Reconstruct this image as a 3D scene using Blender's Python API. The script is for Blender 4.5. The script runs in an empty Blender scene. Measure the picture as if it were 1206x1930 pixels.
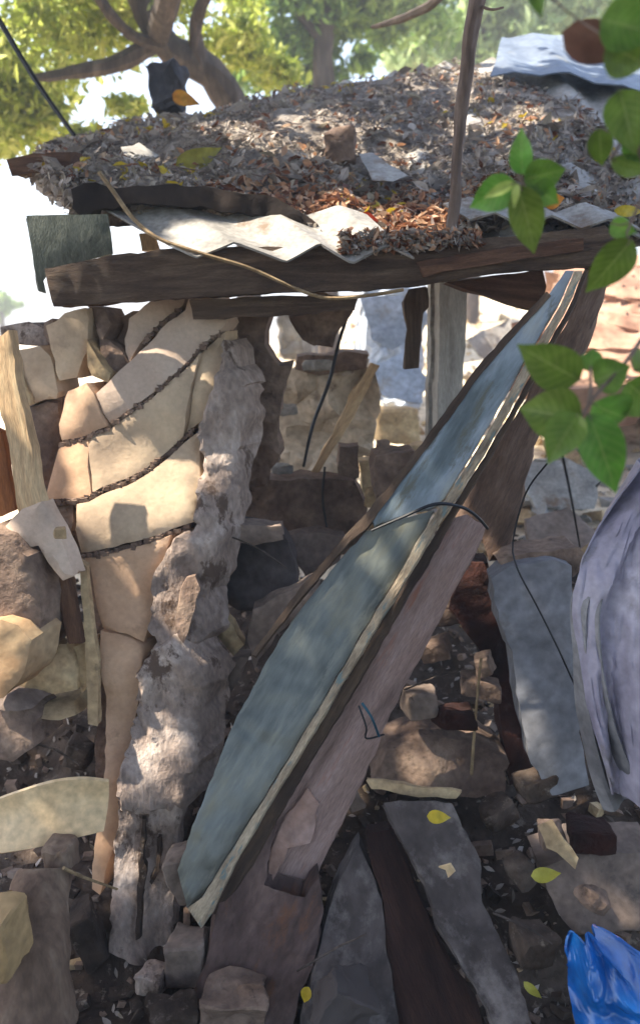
import bpy, bmesh, math, random
from math import radians as R, sin, cos, tan, pi
from mathutils import Vector, Matrix, noise
rnd = random.Random(7)
S = bpy.context.scene
C = S.collection

# ---------------------------------------------------------------- camera, sky, sun
CZ, PITCH, F = 1.9, R(13.5), 1515.0
cam_d = bpy.data.cameras.new("camera"); cam = bpy.data.objects.new("camera", cam_d); C.objects.link(cam)
cam_d.sensor_fit = 'VERTICAL'; cam_d.lens_unit = 'FOV'; cam_d.angle = 2*math.atan(965/F)
cam_d.clip_start = 0.05; cam_d.clip_end = 3000
cam.location = (0, 0, CZ); cam.rotation_euler = (pi/2-PITCH, 0, 0)
cam_d.dof.use_dof = True; cam_d.dof.focus_distance = 2.35; cam_d.dof.aperture_fstop = 1.35
S.camera = cam
SUN_EL, SUN_AZ = R(57), R(-93)         # azimuth from +Y, negative = to the left
w = bpy.data.worlds.new("World"); S.world = w; w.use_nodes = True
nt = w.node_tree; bg = nt.nodes['Background']
sky = nt.nodes.new('ShaderNodeTexSky'); sky.sky_type = 'NISHITA'; sky.sun_disc = False
sky.sun_elevation = SUN_EL; sky.sun_rotation = SUN_AZ; sky.air_density = 1.0; sky.dust_density = .8; sky.ozone_density = .2; sky.air_density = .8
nt.links.new(sky.outputs[0], bg.inputs[0]); bg.inputs[1].default_value = 0.15
sl = bpy.data.lights.new("sun", 'SUN'); sl.energy = 5.0; sl.angle = R(0.5); sl.color = (1, .92, .78)
so = bpy.data.objects.new("sun", sl); C.objects.link(so)
sd = Vector((sin(SUN_AZ)*cos(SUN_EL), cos(SUN_AZ)*cos(SUN_EL), sin(SUN_EL)))
so.rotation_euler = sd.to_track_quat('Z', 'Y').to_euler(); so.location = (-4, 4, 9)
S.view_settings.view_transform = 'Standard'; S.view_settings.look = 'None'
S.view_settings.exposure = 2.0; S.view_settings.gamma = 1
S.cycles.max_bounces = 8; S.cycles.diffuse_bounces = 5; S.cycles.use_denoising = True
S.cycles.caustics_reflective = False; S.cycles.caustics_refractive = False

# ---------------------------------------------------------------- helpers
def at(px, py, Y):
    """point on the vertical plane Y, seen at photo pixel px, py"""
    u = (px-603)/F; v = (965-py)/F
    d = Vector((u, cos(PITCH)+v*sin(PITCH), -sin(PITCH)+v*cos(PITCH)))
    return Vector((0, 0, CZ)) + d*(Y/d.y)

def hx(h):
    h = h.lstrip('#'); o = []
    for i in (0, 2, 4):
        x = int(h[i:i+2], 16)/255; o.append(x/12.92 if x <= .04045 else ((x+.055)/1.055)**2.4)
    return (*o, 1)

MC = {}
def mat(name, cols, scale=4, bump=.4, rough=.9, stretch=(1, 1, 1), coord='Object', speck=None, detail=10,
        crack=0, fine=30, island=0, translucent=0, spec=.3, pos=None, bd=.01, metal=0, fv=.28):
    if name in MC: return MC[name]
    m = bpy.data.materials.new(name); m.use_nodes = True; MC[name] = m
    t = m.node_tree; N = t.nodes; L = t.links; b = N['Principled BSDF']
    b.inputs['Roughness'].default_value = rough; b.inputs['Specular IOR Level'].default_value = spec
    b.inputs['Metallic'].default_value = metal
    tc = N.new('ShaderNodeTexCoord'); mp = N.new('ShaderNodeMapping'); L.new(tc.outputs[coord], mp.inputs[0])
    mp.inputs['Scale'].default_value = stretch
    oi = N.new('ShaderNodeObjectInfo'); mu = N.new('ShaderNodeMath'); mu.operation = 'MULTIPLY'; mu.inputs[1].default_value = 37
    L.new(oi.outputs['Random'], mu.inputs[0]); L.new(mu.outputs[0], mp.inputs['Location'])
    n1 = N.new('ShaderNodeTexNoise'); n1.inputs['Scale'].default_value = scale; n1.inputs['Detail'].default_value = detail
    n1.inputs['Roughness'].default_value = .62; n1.inputs['Distortion'].default_value = .4
    L.new(mp.outputs[0], n1.inputs[0])
    cr = N.new('ShaderNodeValToRGB'); e = cr.color_ramp.elements
    ps = pos or [.3+.4*i/max(1, len(cols)-1) for i in range(len(cols))]
    e[0].position = ps[0]; e[0].color = hx(cols[0]); e[1].position = ps[-1]; e[1].color = hx(cols[-1])
    for p, c in zip(ps[1:-1], cols[1:-1]):
        q = e.new(p); q.color = hx(c)
    col = cr.outputs[0]
    if island:
        g = N.new('ShaderNodeNewGeometry'); a = N.new('ShaderNodeMix'); a.data_type = 'FLOAT'; a.inputs[0].default_value = island
        L.new(n1.outputs[0], a.inputs[2])
        ml = N.new('ShaderNodeMapRange'); ml.inputs[3].default_value = .28; ml.inputs[4].default_value = .72
        L.new(g.outputs['Random Per Island'], ml.inputs[0]); L.new(ml.outputs[0], a.inputs[3]); L.new(a.outputs[0], cr.inputs[0])
    else:
        L.new(n1.outputs[0], cr.inputs[0])
    n2 = N.new('ShaderNodeTexNoise'); n2.inputs['Scale'].default_value = fine; n2.inputs['Detail'].default_value = 6
    L.new(mp.outputs[0], n2.inputs[0])
    r2 = N.new('ShaderNodeMapRange'); r2.inputs[1].default_value = .3; r2.inputs[2].default_value = .7
    r2.inputs[3].default_value = 1-fv; r2.inputs[4].default_value = 1+fv*.6; L.new(n2.outputs[0], r2.inputs[0])
    mx = N.new('ShaderNodeMix'); mx.data_type = 'RGBA'; mx.blend_type = 'MULTIPLY'; mx.inputs[0].default_value = 1
    L.new(col, mx.inputs[6]); L.new(r2.outputs[0], mx.inputs[7]); col = mx.outputs[2]
    if speck:
        sc, lo, hi, cs = speck
        n3 = N.new('ShaderNodeTexNoise'); n3.inputs['Scale'].default_value = sc; n3.inputs['Detail'].default_value = 7
        n3.inputs['Roughness'].default_value = .7
        L.new(mp.outputs[0], n3.inputs[0]); r3 = N.new('ShaderNodeMapRange')
        r3.inputs[1].default_value = lo; r3.inputs[2].default_value = hi; L.new(n3.outputs[0], r3.inputs[0])
        m3 = N.new('ShaderNodeMix'); m3.data_type = 'RGBA'; L.new(r3.outputs[0], m3.inputs[0])
        L.new(col, m3.inputs[6]); m3.inputs[7].default_value = hx(cs); col = m3.outputs[2]
    h = N.new('ShaderNodeMath'); h.operation = 'MULTIPLY_ADD'; L.new(n2.outputs[0], h.inputs[0]); h.inputs[1].default_value = .35
    L.new(n1.outputs[0], h.inputs[2]); hh = h.outputs[0]
    if crack:
        vo = N.new('ShaderNodeTexVoronoi'); vo.feature = 'DISTANCE_TO_EDGE'; vo.inputs['Scale'].default_value = crack
        ad = N.new('ShaderNodeVectorMath'); ad.operation = 'MULTIPLY_ADD'; L.new(n1.outputs[1], ad.inputs[0])
        ad.inputs[1].default_value = (.35, .35, .35); L.new(mp.outputs[0], ad.inputs[2]); L.new(ad.outputs[0], vo.inputs[0])
        rc = N.new('ShaderNodeMapRange'); rc.inputs[2].default_value = .03; L.new(vo.outputs[0], rc.inputs[0])
        m4 = N.new('ShaderNodeMix'); m4.data_type = 'RGBA'; m4.blend_type = 'MULTIPLY'; m4.inputs[0].default_value = .5
        L.new(col, m4.inputs[6]); L.new(rc.outputs[0], m4.inputs[7]); col = m4.outputs[2]
        h2 = N.new('ShaderNodeMath'); h2.operation = 'MULTIPLY_ADD'; L.new(rc.outputs[0], h2.inputs[0]); h2.inputs[1].default_value = .5
        L.new(hh, h2.inputs[2]); hh = h2.outputs[0]
    bp = N.new('ShaderNodeBump'); bp.inputs['Strength'].default_value = bump; bp.inputs['Distance'].default_value = bd
    L.new(hh, bp.inputs['Height']); L.new(bp.outputs[0], b.inputs['Normal'])
    L.new(col, b.inputs['Base Color'])
    if translucent:
        tr = N.new('ShaderNodeBsdfTranslucent'); L.new(col, tr.inputs[0]); ms = N.new('ShaderNodeMixShader')
        ms.inputs[0].default_value = translucent; L.new(b.outputs[0], ms.inputs[1]); L.new(tr.outputs[0], ms.inputs[2])
        L.new(ms.outputs[0], N['Material Output'].inputs[0])
    return m

LOC = {}
def thing(name, label, cat, loc, group=None):
    o = bpy.data.objects.new(name, None); C.objects.link(o); o.empty_display_size = .1
    o.location = loc; LOC[o.name] = Vector(loc); tag(o, label, cat, group); return o
def tag(o, label=None, cat=None, group=None, kind=None):
    if label: o['label'] = label
    if cat: o['category'] = cat
    if group: o['group'] = group
    if kind or cat: o['kind'] = kind or 'thing'
    return o
def obj(name, vs, fs, mats, parent=None, uvs=None, smooth=True, mi=None, sharp=35):
    vs = [Vector(v) for v in vs]
    o0 = LOC[parent.name] if parent else sum(vs, Vector())/len(vs)
    me = bpy.data.meshes.new(name); me.from_pydata([v-o0 for v in vs], [], fs)
    if not isinstance(mats, (list, tuple)): mats = [mats]
    for m in mats: me.materials.append(m)
    if uvs:
        ul = me.uv_layers.new(name="UVMap")
        d = [0.0]*(2*len(me.loops))
        vi = [0]*len(me.loops); me.loops.foreach_get('vertex_index', vi)
        for i, k in enumerate(vi): d[2*i], d[2*i+1] = uvs[k]
        ul.data.foreach_set('uv', d)
    if mi: me.polygons.foreach_set('material_index', mi)
    if smooth:
        me.polygons.foreach_set('use_smooth', [True]*len(me.polygons))
        if sharp: me.set_sharp_from_angle(angle=R(sharp))
    me.update()
    o = bpy.data.objects.new(name, me); C.objects.link(o)
    if parent: o.parent = parent; LOC[o.name] = o0
    else: o.location = o0; LOC[o.name] = o0
    return o

def nz(p, s=1.0): return noise.noise_vector(Vector(p)*s)
def PL(y1, Y1, y2, Y2, xs=0, x0=603):
    """depth plane: Y changes linearly with photo row and column"""
    return lambda x, y: Y1+(Y2-Y1)*(y-y1)/(y2-y1)+xs*(x-x0)/1000

def slab(name, poly, yf, thick, m, parent=None, cell=17, jag=5, rough=.006, grain=0, back=(0, 1, 0), seed=0, round_=.004, curve=None, sharp=38, ridge=0):
    """a broken board or slab: outline in photo pixels on its own depth surface, with real thickness"""
    P = [Vector((x, y, 0)) for x, y in poly]
    Q = []
    for i, p in enumerate(P):
        q = P[(i+1) % len(P)]; n = max(1, int((q-p).length/cell))
        for k in range(n):
            t = k/n; r = p.lerp(q, t)
            if k: r += Vector((nz((r.x*.03, r.y*.03, seed)).x, nz((r.x*.03+9, r.y*.03, seed)).y, 0))*jag + nz((r.x*.11, r.y*.11, seed+3))*jag*.6+nz((r.x*.4, r.y*.4, seed+5))*jag*.4
            r.z = 0; Q.append(r)
    bm = bmesh.new(); vs = [bm.verts.new(q) for q in Q]
    bm.faces.new(vs); bmesh.ops.triangulate(bm, faces=bm.faces[:], ngon_method='BEAUTY')
    for _ in range(7):
        es = [e for e in bm.edges if e.calc_length() > cell*1.7 and not e.is_boundary]
        if not es: break
        bmesh.ops.subdivide_edges(bm, edges=es, cuts=1)
        bmesh.ops.triangulate(bm, faces=[f for f in bm.faces if len(f.verts) > 3])
        ed = [e for e in bm.edges if not e.is_boundary]
        bmesh.ops.beautify_fill(bm, faces=bm.faces[:], edges=ed)
    bm.verts.index_update(); bm.verts.ensure_lookup_table()
    ca, sa = cos(R(grain)), sin(R(grain))
    if isinstance(back, (int, float)): back = (sin(R(back)), cos(R(back)), 0)
    bd = Vector(back).normalized()
    n = len(bm.verts); V = []; UV = []; bnd = [v.is_boundary for v in bm.verts]
    fr = []; s = yf(sum(p[0] for p in poly)/len(poly), sum(p[1] for p in poly)/len(poly))/F; UV = []
    for v in bm.verts:
        x, y = v.co.x, v.co.y; Y = yf(x, y)
        if curve: Y += curve(x, y)
        p = at(x, y, Y); q = nz((p.x*7, p.y*7+seed*3.1, p.z*7)).x*.6+nz((p.x*19, p.y*19+seed, p.z*19)).x*.4
        if ridge:
            g = 1-abs(noise.noise(Vector((p.x*15+p.z*2, p.y*6+seed, p.z*3.2))))*2.4; g2 = noise.fractal(Vector((p.x*11, seed, p.z*7)), .8, 2.2, 4)
            p = p-bd*(g*.6+g2*.5)*ridge
        p = p - bd*q*rough*2.2
        fr.append(p)
        UV.append(((x*ca+y*sa)*s, (-x*sa+y*ca)*s))
    V = [p + (bd*round_ if bnd[i] else Vector()) for i, p in enumerate(fr)]
    V += [p + bd*thick + nz(p*9+Vector((seed, 0, 0)))*rough for p in fr]; UV += UV[:]
    Fs = []
    for f in bm.faces:
        ids = [v.index for v in f.verts]; Fs.append(ids); Fs.append([i+n for i in reversed(ids)])
    # rim
    extra = {}
    for i in range(n):
        if bnd[i]:
            extra[i] = len(V); V.append(fr[i]+bd*(thick*.5)+nz(fr[i]*14)*rough*1.6); UV.append((UV[i][0]+thick*.5, UV[i][1]+thick*.5))
    for e in bm.edges:
        if e.is_boundary:
            l = e.link_loops[0]; a, b = l.vert.index, l.link_loop_next.vert.index
            Fs.append([b, a, extra[a], extra[b]]); Fs.append([extra[b], extra[a], a+n, b+n])
    # face orientation: make front faces look at the camera side
    bm.free()
    a, b_, c_ = (V[i] for i in Fs[0]); nn = (b_-a).cross(c_-a)
    if nn.dot(bd) > 0: Fs = [list(reversed(f)) for f in Fs]
    return obj(name, V, Fs, m, parent, UV, True, None, sharp)

def loft(name, A, B, nu, nv, m, parent=None, thick=.01, rough=.004, fn=None, smooth_curve=True, seed=0, mi=None, jag=0):
    """sheet between two 3D polylines A and B, nv steps along, nu across"""
    A = resample(A, nv, smooth_curve); B = resample(B, nv, smooth_curve)
    G = []; UV = []
    for i in range(nv+1):
        for j in range(nu+1):
            t = j/nu; p = A[i].lerp(B[i], t)
            if jag and (j in (0, nu) or i in (0, nv)): p = p+nz(p*12+Vector((seed, 0, 0)))*jag
            if fn: p = p+Vector(fn(t, i/nv, p))
            p = p+nz(p*6+Vector((0, seed, 0)))*rough
            G.append(p); UV.append((t*(A[i]-B[i]).length, i/nv*(A[0]-A[-1]).length))
    W = nu+1; id_ = lambda i, j: i*W+j
    Nn = []
    for i in range(nv+1):
        for j in range(W):
            a = G[id_(min(i+1, nv), j)]-G[id_(max(i-1, 0), j)]; b = G[id_(i, min(j+1, nu))]-G[id_(i, max(j-1, 0))]
            Nn.append(a.cross(b).normalized())
    c = G[id_(nv//2, nu//2)]; sgn = 1 if Nn[id_(nv//2, nu//2)].dot(Vector((0, 0, CZ))-c) > 0 else -1
    V = G+[G[k]-Nn[k]*thick*sgn for k in range(len(G))]; n = len(G); Fs = []
    for i in range(nv):
        for j in range(nu):
            q = [id_(i, j), id_(i, j+1), id_(i+1, j+1), id_(i+1, j)]
            if sgn > 0: q.reverse()
            Fs.append(q); Fs.append([k+n for k in reversed(q)])
    loop = [id_(0, j) for j in range(W)]+[id_(i, nu) for i in range(1, nv+1)]+[id_(nv, j) for j in range(nu-1, -1, -1)]+[id_(i, 0) for i in range(nv-1, 0, -1)]
    for k in range(len(loop)):
        a, b = loop[k], loop[(k+1) % len(loop)]; Fs.append([a, b, b+n, a+n])
    o = obj(name, V, Fs, m, parent, UV+UV, True, None, 40)
    bm = bmesh.new(); bm.from_mesh(o.data); bmesh.ops.recalc_face_normals(bm, faces=bm.faces); bm.to_mesh(o.data); bm.free()
    return o

def resample(P, n, smooth=True):
    P = [Vector(p) for p in P]
    if smooth and len(P) > 2:
        Q = []
        for i in range(len(P)-1):
            p0 = P[max(i-1, 0)]; p1 = P[i]; p2 = P[i+1]; p3 = P[min(i+2, len(P)-1)]
            for k in range(8):
                t = k/8; Q.append(.5*((2*p1)+(p2-p0)*t+(2*p0-5*p1+4*p2-p3)*t*t+(3*p1-p0-3*p2+p3)*t**3))
        Q.append(P[-1]); P = Q
    D = [0]
    for a, b in zip(P, P[1:]): D.append(D[-1]+(b-a).length)
    out = []; j = 0
    for i in range(n+1):
        d = D[-1]*i/n
        while j < len(D)-2 and D[j+1] < d: j += 1
        s = D[j+1]-D[j]; out.append(P[j].lerp(P[j+1], (d-D[j])/s if s else 0))
    return out

def tube_geo(P, rad, seg=8, n=None, rough=0, seed=0, flat=1.0):
    n = n or max(2, len(P)*4)
    Q = resample(P, n); V = []; Fs = []; up = Vector((.13, .2, 1)).normalized()
    for i, p in enumerate(Q):
        d = (Q[min(i+1, n)]-Q[max(i-1, 0)]).normalized(); a = d.cross(up)
        if a.length < .1: a = d.cross(Vector((1, 0, 0)))
        a.normalize(); b = d.cross(a); t = i/n*(len(rad)-1); k = min(int(t), len(rad)-2); r = rad[k]+(rad[k+1]-rad[k])*(t-k)
        for s in range(seg):
            an = 2*pi*s/seg; q = p+a*cos(an)*r+b*sin(an)*r*flat
            if rough: q = q+nz(q*9+Vector((seed, 0, 0)))*rough+nz(q*25+Vector((seed, 0, 0)))*rough*.4
            V.append(q)
    for i in range(n):
        for s in range(seg):
            Fs.append([i*seg+s, i*seg+(s+1) % seg, (i+1)*seg+(s+1) % seg, (i+1)*seg+s])
    Fs.append(list(range(seg))[::-1]); Fs.append([n*seg+s for s in range(seg)])
    return V, Fs
def tube(name, P, rad, m, parent=None, seg=8, n=None, rough=0, seed=0, flat=1.0):
    P = [at(*p) if len(p) == 3 and not isinstance(p, Vector) else p for p in P]
    V, Fs = tube_geo(P, rad, seg, n, rough, seed, flat); return obj(name, V, Fs, m, parent)

def rock(name, px, py, wp, hp, Y, m, parent=None, depth=None, seed=0, tilt=0, rough=.012, n=16, flat=.0, world=None):
    r = random.Random(seed*7+1); s = Y/F; W, H = wp*s/2, hp*s/2; D = (depth or (wp+hp)/2*s)/2
    bm = bmesh.new()
    for k in range(n):
        if k < 8: v = Vector(((k & 1)*2-1, ((k >> 1) & 1)*2-1, (k >> 2)*2-1))*r.uniform(.68, .98)
        else: v = Vector((r.uniform(-1, 1), r.uniform(-1, 1), r.uniform(-1, 1))); v = v/max(abs(c) for c in v)*r.uniform(.8, 1.02)
        bm.verts.new((v.x*W, v.y*D, v.z*H))
    rr = bmesh.ops.convex_hull(bm, input=bm.verts[:])
    for v in [v for v in bm.verts if not v.link_faces]: bm.verts.remove(v)
    bmesh.ops.bevel(bm, geom=bm.edges[:], offset=min(W, H, D)*.1, segments=1, affect='EDGES', profile=.6)
    bmesh.ops.triangulate(bm, faces=bm.faces[:])
    mx = max(W, H)
    for _ in range(4):
        es = [e for e in bm.edges if e.calc_length() > max(.016, mx*.28)]
        if not es or len(bm.verts) > 3500: break
        bmesh.ops.subdivide_edges(bm, edges=es, cuts=1); bmesh.ops.triangulate(bm, faces=bm.faces[:])
    M = Matrix.Rotation(R(tilt), 3, 'Y') @ Matrix.Rotation(r.uniform(-.35, .35), 3, 'Z')
    c = world or at(px, py, Y)
    V = []
    for v in bm.verts:
        q = v.co; V.append(M @ q+c+nz(q*14+Vector((seed, 0, 0)))*rough+nz(q*45+Vector((seed, 0, 0)))*rough*.35)
    bm.verts.index_update(); Fs = [[v.index for v in f.verts] for f in bm.faces]; bm.free()
    return obj(name, V, Fs, m, parent, None, True, None, 30)

# ---------------------------------------------------------------- materials
M_plaster = mat('tan_plaster', ['#9a8570', '#bfa68a', '#d0b898'], 2.6, .5, .85, fine=60, speck=(3, .62, .75, '#8a7866'), bd=.008, fv=.1, crack=0)
M_pink = mat('pale_plaster', ['#a38e7c', '#c2aa96', '#d0bba8'], 2.4, .5, .85, fine=70, speck=(4, .6, .78, '#91785f'), bd=.008, fv=.1, crack=0)
M_peach = mat('peach_plaster', ['#ab8668', '#c49e7e', '#ccab8e'], 2.4, .5, .8, fine=60, speck=(6, .6, .75, '#7d634a'), bd=.008, fv=.1, crack=0)
M_conc = mat('rough_concrete', ['#6e6058', '#978579', '#c2b2a6'], 5, 1.0, .95, stretch=(1.4, 1.4, .8), fine=44, crack=0, speck=(6, .57, .62, '#5e4d42'), bd=.02)
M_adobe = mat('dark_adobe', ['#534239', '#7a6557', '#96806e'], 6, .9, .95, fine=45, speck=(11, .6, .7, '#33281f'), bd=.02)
M_stone = mat('pale_stone', ['#8a7358', '#b09672', '#cbb48c'], 6, .6, .9, fine=50, speck=(9, .62, .72, '#5d5041'))
M_grey = mat('grey_slab', ['#5a4c43', '#7a6a5f', '#928175'], 5, .6, .9, fine=40, speck=(8, .6, .75, '#3f3a37'))
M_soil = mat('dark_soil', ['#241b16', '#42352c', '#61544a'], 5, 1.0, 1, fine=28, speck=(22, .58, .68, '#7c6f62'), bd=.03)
M_red = mat('red_brown_soil', ['#180d0a', '#2f1813', '#44271f'], 5, 1.0, 1, fine=30, bd=.03)
M_beam = mat('dark_timber', ['#33261f', '#544336', '#73604f'], 2.2, .7, .85, stretch=(14, 1.6, 1), coord='UV', fine=40, speck=(3, .6, .75, '#2a1f1a'))
M_beamend = mat('grey_timber', ['#3f443d', '#5b5f55', '#73766a'], 3, .6, .9, stretch=(8, 3, 1), coord='UV', fine=30, speck=(6, .6, .7, '#2d2f2a'))
M_brownw = mat('brown_timber', ['#3d2a20', '#5b4030', '#7a5a44'], 2.2, .7, .85, stretch=(14, 1.6, 1), coord='UV', fine=40)
M_post = mat('brown_post', ['#4a392f', '#685244', '#80695a'], 2.5, .8, .9, stretch=(10, 1.4, 1), coord='UV', fine=26, speck=(3, .58, .72, '#3c312c'))
M_white = mat('pale_post', ['#8f8880', '#aaa49b', '#bdb7ae'], 3, .4, .8, stretch=(8, 1, 1), coord='UV', fine=40)
M_green = mat('blue_green_paint', ['#2f322e', '#484c47', '#646862', '#757058'], 3, .45, .33, stretch=(3.6, .7, 1), coord='UV', fine=24,
              speck=(4.5, .54, .66, '#77776a'), spec=.7, bd=.006, pos=[.28, .42, .55, .72], fv=.2)
M_trim = mat('chipped_cream_paint', ['#6c5c4a', '#a4927a', '#c4b296'], 4, .6, .7, stretch=(9, 2, 1), coord='UV', fine=30, speck=(6, .55, .62, '#6a7a78'))
M_weath = mat('weathered_pinkish_board', ['#6b5750', '#937a70', '#a89088'], 2.2, .6, .85, stretch=(9, 1.1, 1), coord='UV', fine=34, speck=(2.2, .6, .72, '#9c6a55'))
M_lich = mat('lichened_board', ['#332c2a', '#4c4441', '#675d59'], 5, .9, .95, stretch=(1.5, 1, 1), coord='UV', fine=18, speck=(6, .5, .66, '#7d746f'))
M_blues = mat('bluish_slab', ['#59585a', '#78777a', '#8f8e90'], 3, .5, .8, fine=30, speck=(5, .58, .7, '#5a544d'), coord='UV')
M_tarp = mat('lilac_tarp', ['#767082', '#928c9b', '#a8a2ae'], 3, .6, .5, fine=26, spec=.45, bd=.01, speck=(4, .56, .7, '#6f6862'))
M_tarpd = mat('grey_tarp_lining', ['#5c5a5c', '#7d7b7c', '#929092'], 3, .3, .6, fine=40)
M_tan = mat('tan_board', ['#8d7050', '#b89872', '#cfb48c'], 2, .5, .75, stretch=(10, 1.2, 1), coord='UV', fine=30)
M_orange = mat('orange_brown_board', ['#6a3e20', '#8e5830', '#a06c3e'], 2, .5, .8, stretch=(9, 1.1, 1), coord='UV', fine=30)
M_cream = mat('cream_plastic', ['#bf9f74', '#d6b88c', '#dcc49c'], 3, .15, .5, fine=40, stretch=(1, 1, 1), spec=.4, speck=(5, .62, .8, '#a2957a'))
M_log = mat('brown_log', ['#4a3a30', '#6f5a4b', '#8f7c6a'], 3, .7, .9, fine=22, stretch=(3, 3, .9), speck=(3, .6, .75, '#8c7a66'))
M_sheet = mat('corrugated_sheet', ['#6e6a64', '#8f8a83', '#a8a39b'], 7, .3, .6, fine=60, speck=(6, .56, .66, '#6e5a48'), bd=.004)
M_blueroof = mat('blue_roof_sheet', ['#5a626e', '#6c7582', '#7d8794'], 3, .3, .5, fine=30, speck=(7, .6, .7, '#8d8b80'))
M_litsoil = mat('mulch', ['#5c524b', '#867b70', '#a99e93'], 10, 1, 1, fine=45, speck=(24, .58, .66, '#a39a8c'), bd=.03)
M_dry = mat('dry_leaf', ['#665a50', '#887c71', '#9c9085', '#b8aca2', '#938669'], 8, .3, .7, fine=30, island=.85, translucent=.2, pos=[.28, .4, .5, .6, .72])
M_rust = mat('rust_leaf', ['#4a2c1c', '#84533a', '#b98a68', '#c7a88a'], 8, .3, .6, fine=30, island=.85, translucent=.3)
M_crown = mat('leaf_lime', ['#6a7a2c', '#9cab44', '#c0c862', '#dedf90'], 6, .1, .5, fine=30, island=.8, translucent=.55, pos=[.28, .42, .56, .72])
M_crown2 = mat('leaf_green', ['#4a6430', '#7c9a4a', '#a4be6c'], 6, .1, .5, fine=30, island=.8, translucent=.5)
M_crown3 = mat('leaf_pale', ['#7a9258', '#a8bc80', '#c4d2a0'], 6, .1, .5, fine=30, island=.8, translucent=.5)
def leafmat(name, cols):
    m = mat(name, cols, 9, .25, .42, fine=40, translucent=.42, spec=.4); t = m.node_tree; N = t.nodes; L = t.links
    uv = N.new('ShaderNodeUVMap'); sp = N.new('ShaderNodeSeparateXYZ'); L.new(uv.outputs[0], sp.inputs[0])
    def mth(op, a, b=None, c=None):
        q = N.new('ShaderNodeMath'); q.operation = op
        for k, v in enumerate((a, b, c)):
            if v is None: continue
            if isinstance(v, (int, float)): q.inputs[k].default_value = v
            else: L.new(v, q.inputs[k])
        return q.outputs[0]
    au = mth('ABSOLUTE', mth('SUBTRACT', sp.outputs[0], .5))
    side = mth('POWER', mth('ABSOLUTE', mth('SINE', mth('MULTIPLY', mth('SUBTRACT', sp.outputs[1], mth('MULTIPLY', au, .55)), 25))), 14)
    side = mth('SUBTRACT', 1, mth('POWER', mth('ABSOLUTE', mth('SINE', mth('MULTIPLY', mth('SUBTRACT', sp.outputs[1], mth('MULTIPLY', au, .55)), 25))), .16))
    mid = mth('LESS_THAN', au, .022); v = mth('MAXIMUM', mth('MULTIPLY', side, 1.3), mid)
    v = mth('MINIMUM', v, 1)
    b = N['Principled BSDF']; src = b.inputs['Base Color'].links[0].from_socket
    oi = N.new('ShaderNodeObjectInfo'); hs = N.new('ShaderNodeHueSaturation'); L.new(src, hs.inputs['Color'])
    L.new(mth('MULTIPLY_ADD', oi.outputs['Random'], .05, .475), hs.inputs['Hue']); L.new(mth('MULTIPLY_ADD', oi.outputs['Random'], .5, .8), hs.inputs['Value'])
    mx = N.new('ShaderNodeMix'); mx.data_type = 'RGBA'; L.new(mth('MULTIPLY', v, .28), mx.inputs[0]); L.new(hs.outputs[0], mx.inputs[6]); mx.inputs[7].default_value = hx('#b4bc74')
    for l in list(src.links):
        if l.to_node not in (hs,): 
            ts = l.to_socket; L.remove(l); L.new(mx.outputs[2], ts)
    return m
M_over = mat('leaf_olive', ['#4c4636', '#6c6450', '#8a8068'], 6, .1, .6, fine=30, island=.8, translucent=.35)
M_leaf = leafmat('fresh_leaf', ['#456422', '#5f852e', '#7a9a42'])
M_yleaf = mat('yellow_leaf', ['#a58a1c', '#c9ae30', '#d2bf55'], 9, .3, .5, fine=40, translucent=.3)
M_bark = mat('grey_bark', ['#2e2723', '#4a403a', '#6a5e55'], 5, .9, .95, fine=22, stretch=(3, 3, .7))
M_sap = mat('sapling_bark', ['#54453c', '#75645a', '#8d7c72'], 6, .6, .8, fine=24, stretch=(3, 3, .6))
M_wire = mat('black_wire', ['#141414', '#202022', '#2c2c30'], 5, .1, .5)
M_bwire = mat('blue_wire', ['#17303a', '#204656', '#2c5c6c'], 5, .1, .5)
M_rope = mat('tan_cord', ['#6a5640', '#8a7456', '#a38d6c'], 20, .6, .9)
M_bag = mat('blue_plastic', ['#083a78', '#0e559e', '#1f74bd'], 3, .15, .25, fine=20, spec=.6, bd=.004, speck=(4, .55, .6, '#c08aa4'))
M_bw = mat('blue_white_block', ['#8d97a6', '#a8b2c2', '#c0c8d4'], 3, .4, .8, speck=(4, .55, .68, '#8d8478'))
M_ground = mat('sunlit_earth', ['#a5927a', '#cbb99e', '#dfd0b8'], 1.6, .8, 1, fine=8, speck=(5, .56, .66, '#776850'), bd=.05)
M_hill = mat('far_scrub', ['#56625a', '#68756a', '#7c8678'], .05, .2, 1, fine=.5)

# ---------------------------------------------------------------- ground
def interp(x, T):
    if x <= T[0][0]: return T[0][1]
    for (a, b), (c, d) in zip(T, T[1:]):
        if x <= c: t = (x-a)/(c-a); t = t*t*(3-2*t); return b+(d-b)*t
    return T[-1][1]
def gz(x, y):
    z = interp(y, [(-2, 0), (1.2, -.15), (1.9, -.1), (2.35, .12), (2.9, .42), (3.6, .62), (4.5, .78), (8, .95), (25, 1.05), (90, .9), (300, .2)])
    if x > 0: z += min(1, x/2.5)*interp(y, [(3.6, 0), (8, .45), (25, 1.6), (300, 3)])
    if x < -1.0: z -= min(1, (-x-1)/1.0)*interp(y, [(1.8, 0), (3, .1), (6, .5), (300, .7)])
    a = interp(y, [(0, .03), (2, .055), (5, .06), (12, .12), (60, .3)])
    return z+noise.fractal(Vector((x*2.2, y*2.2, 0)), .9, 2.1, 4)*a
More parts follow.
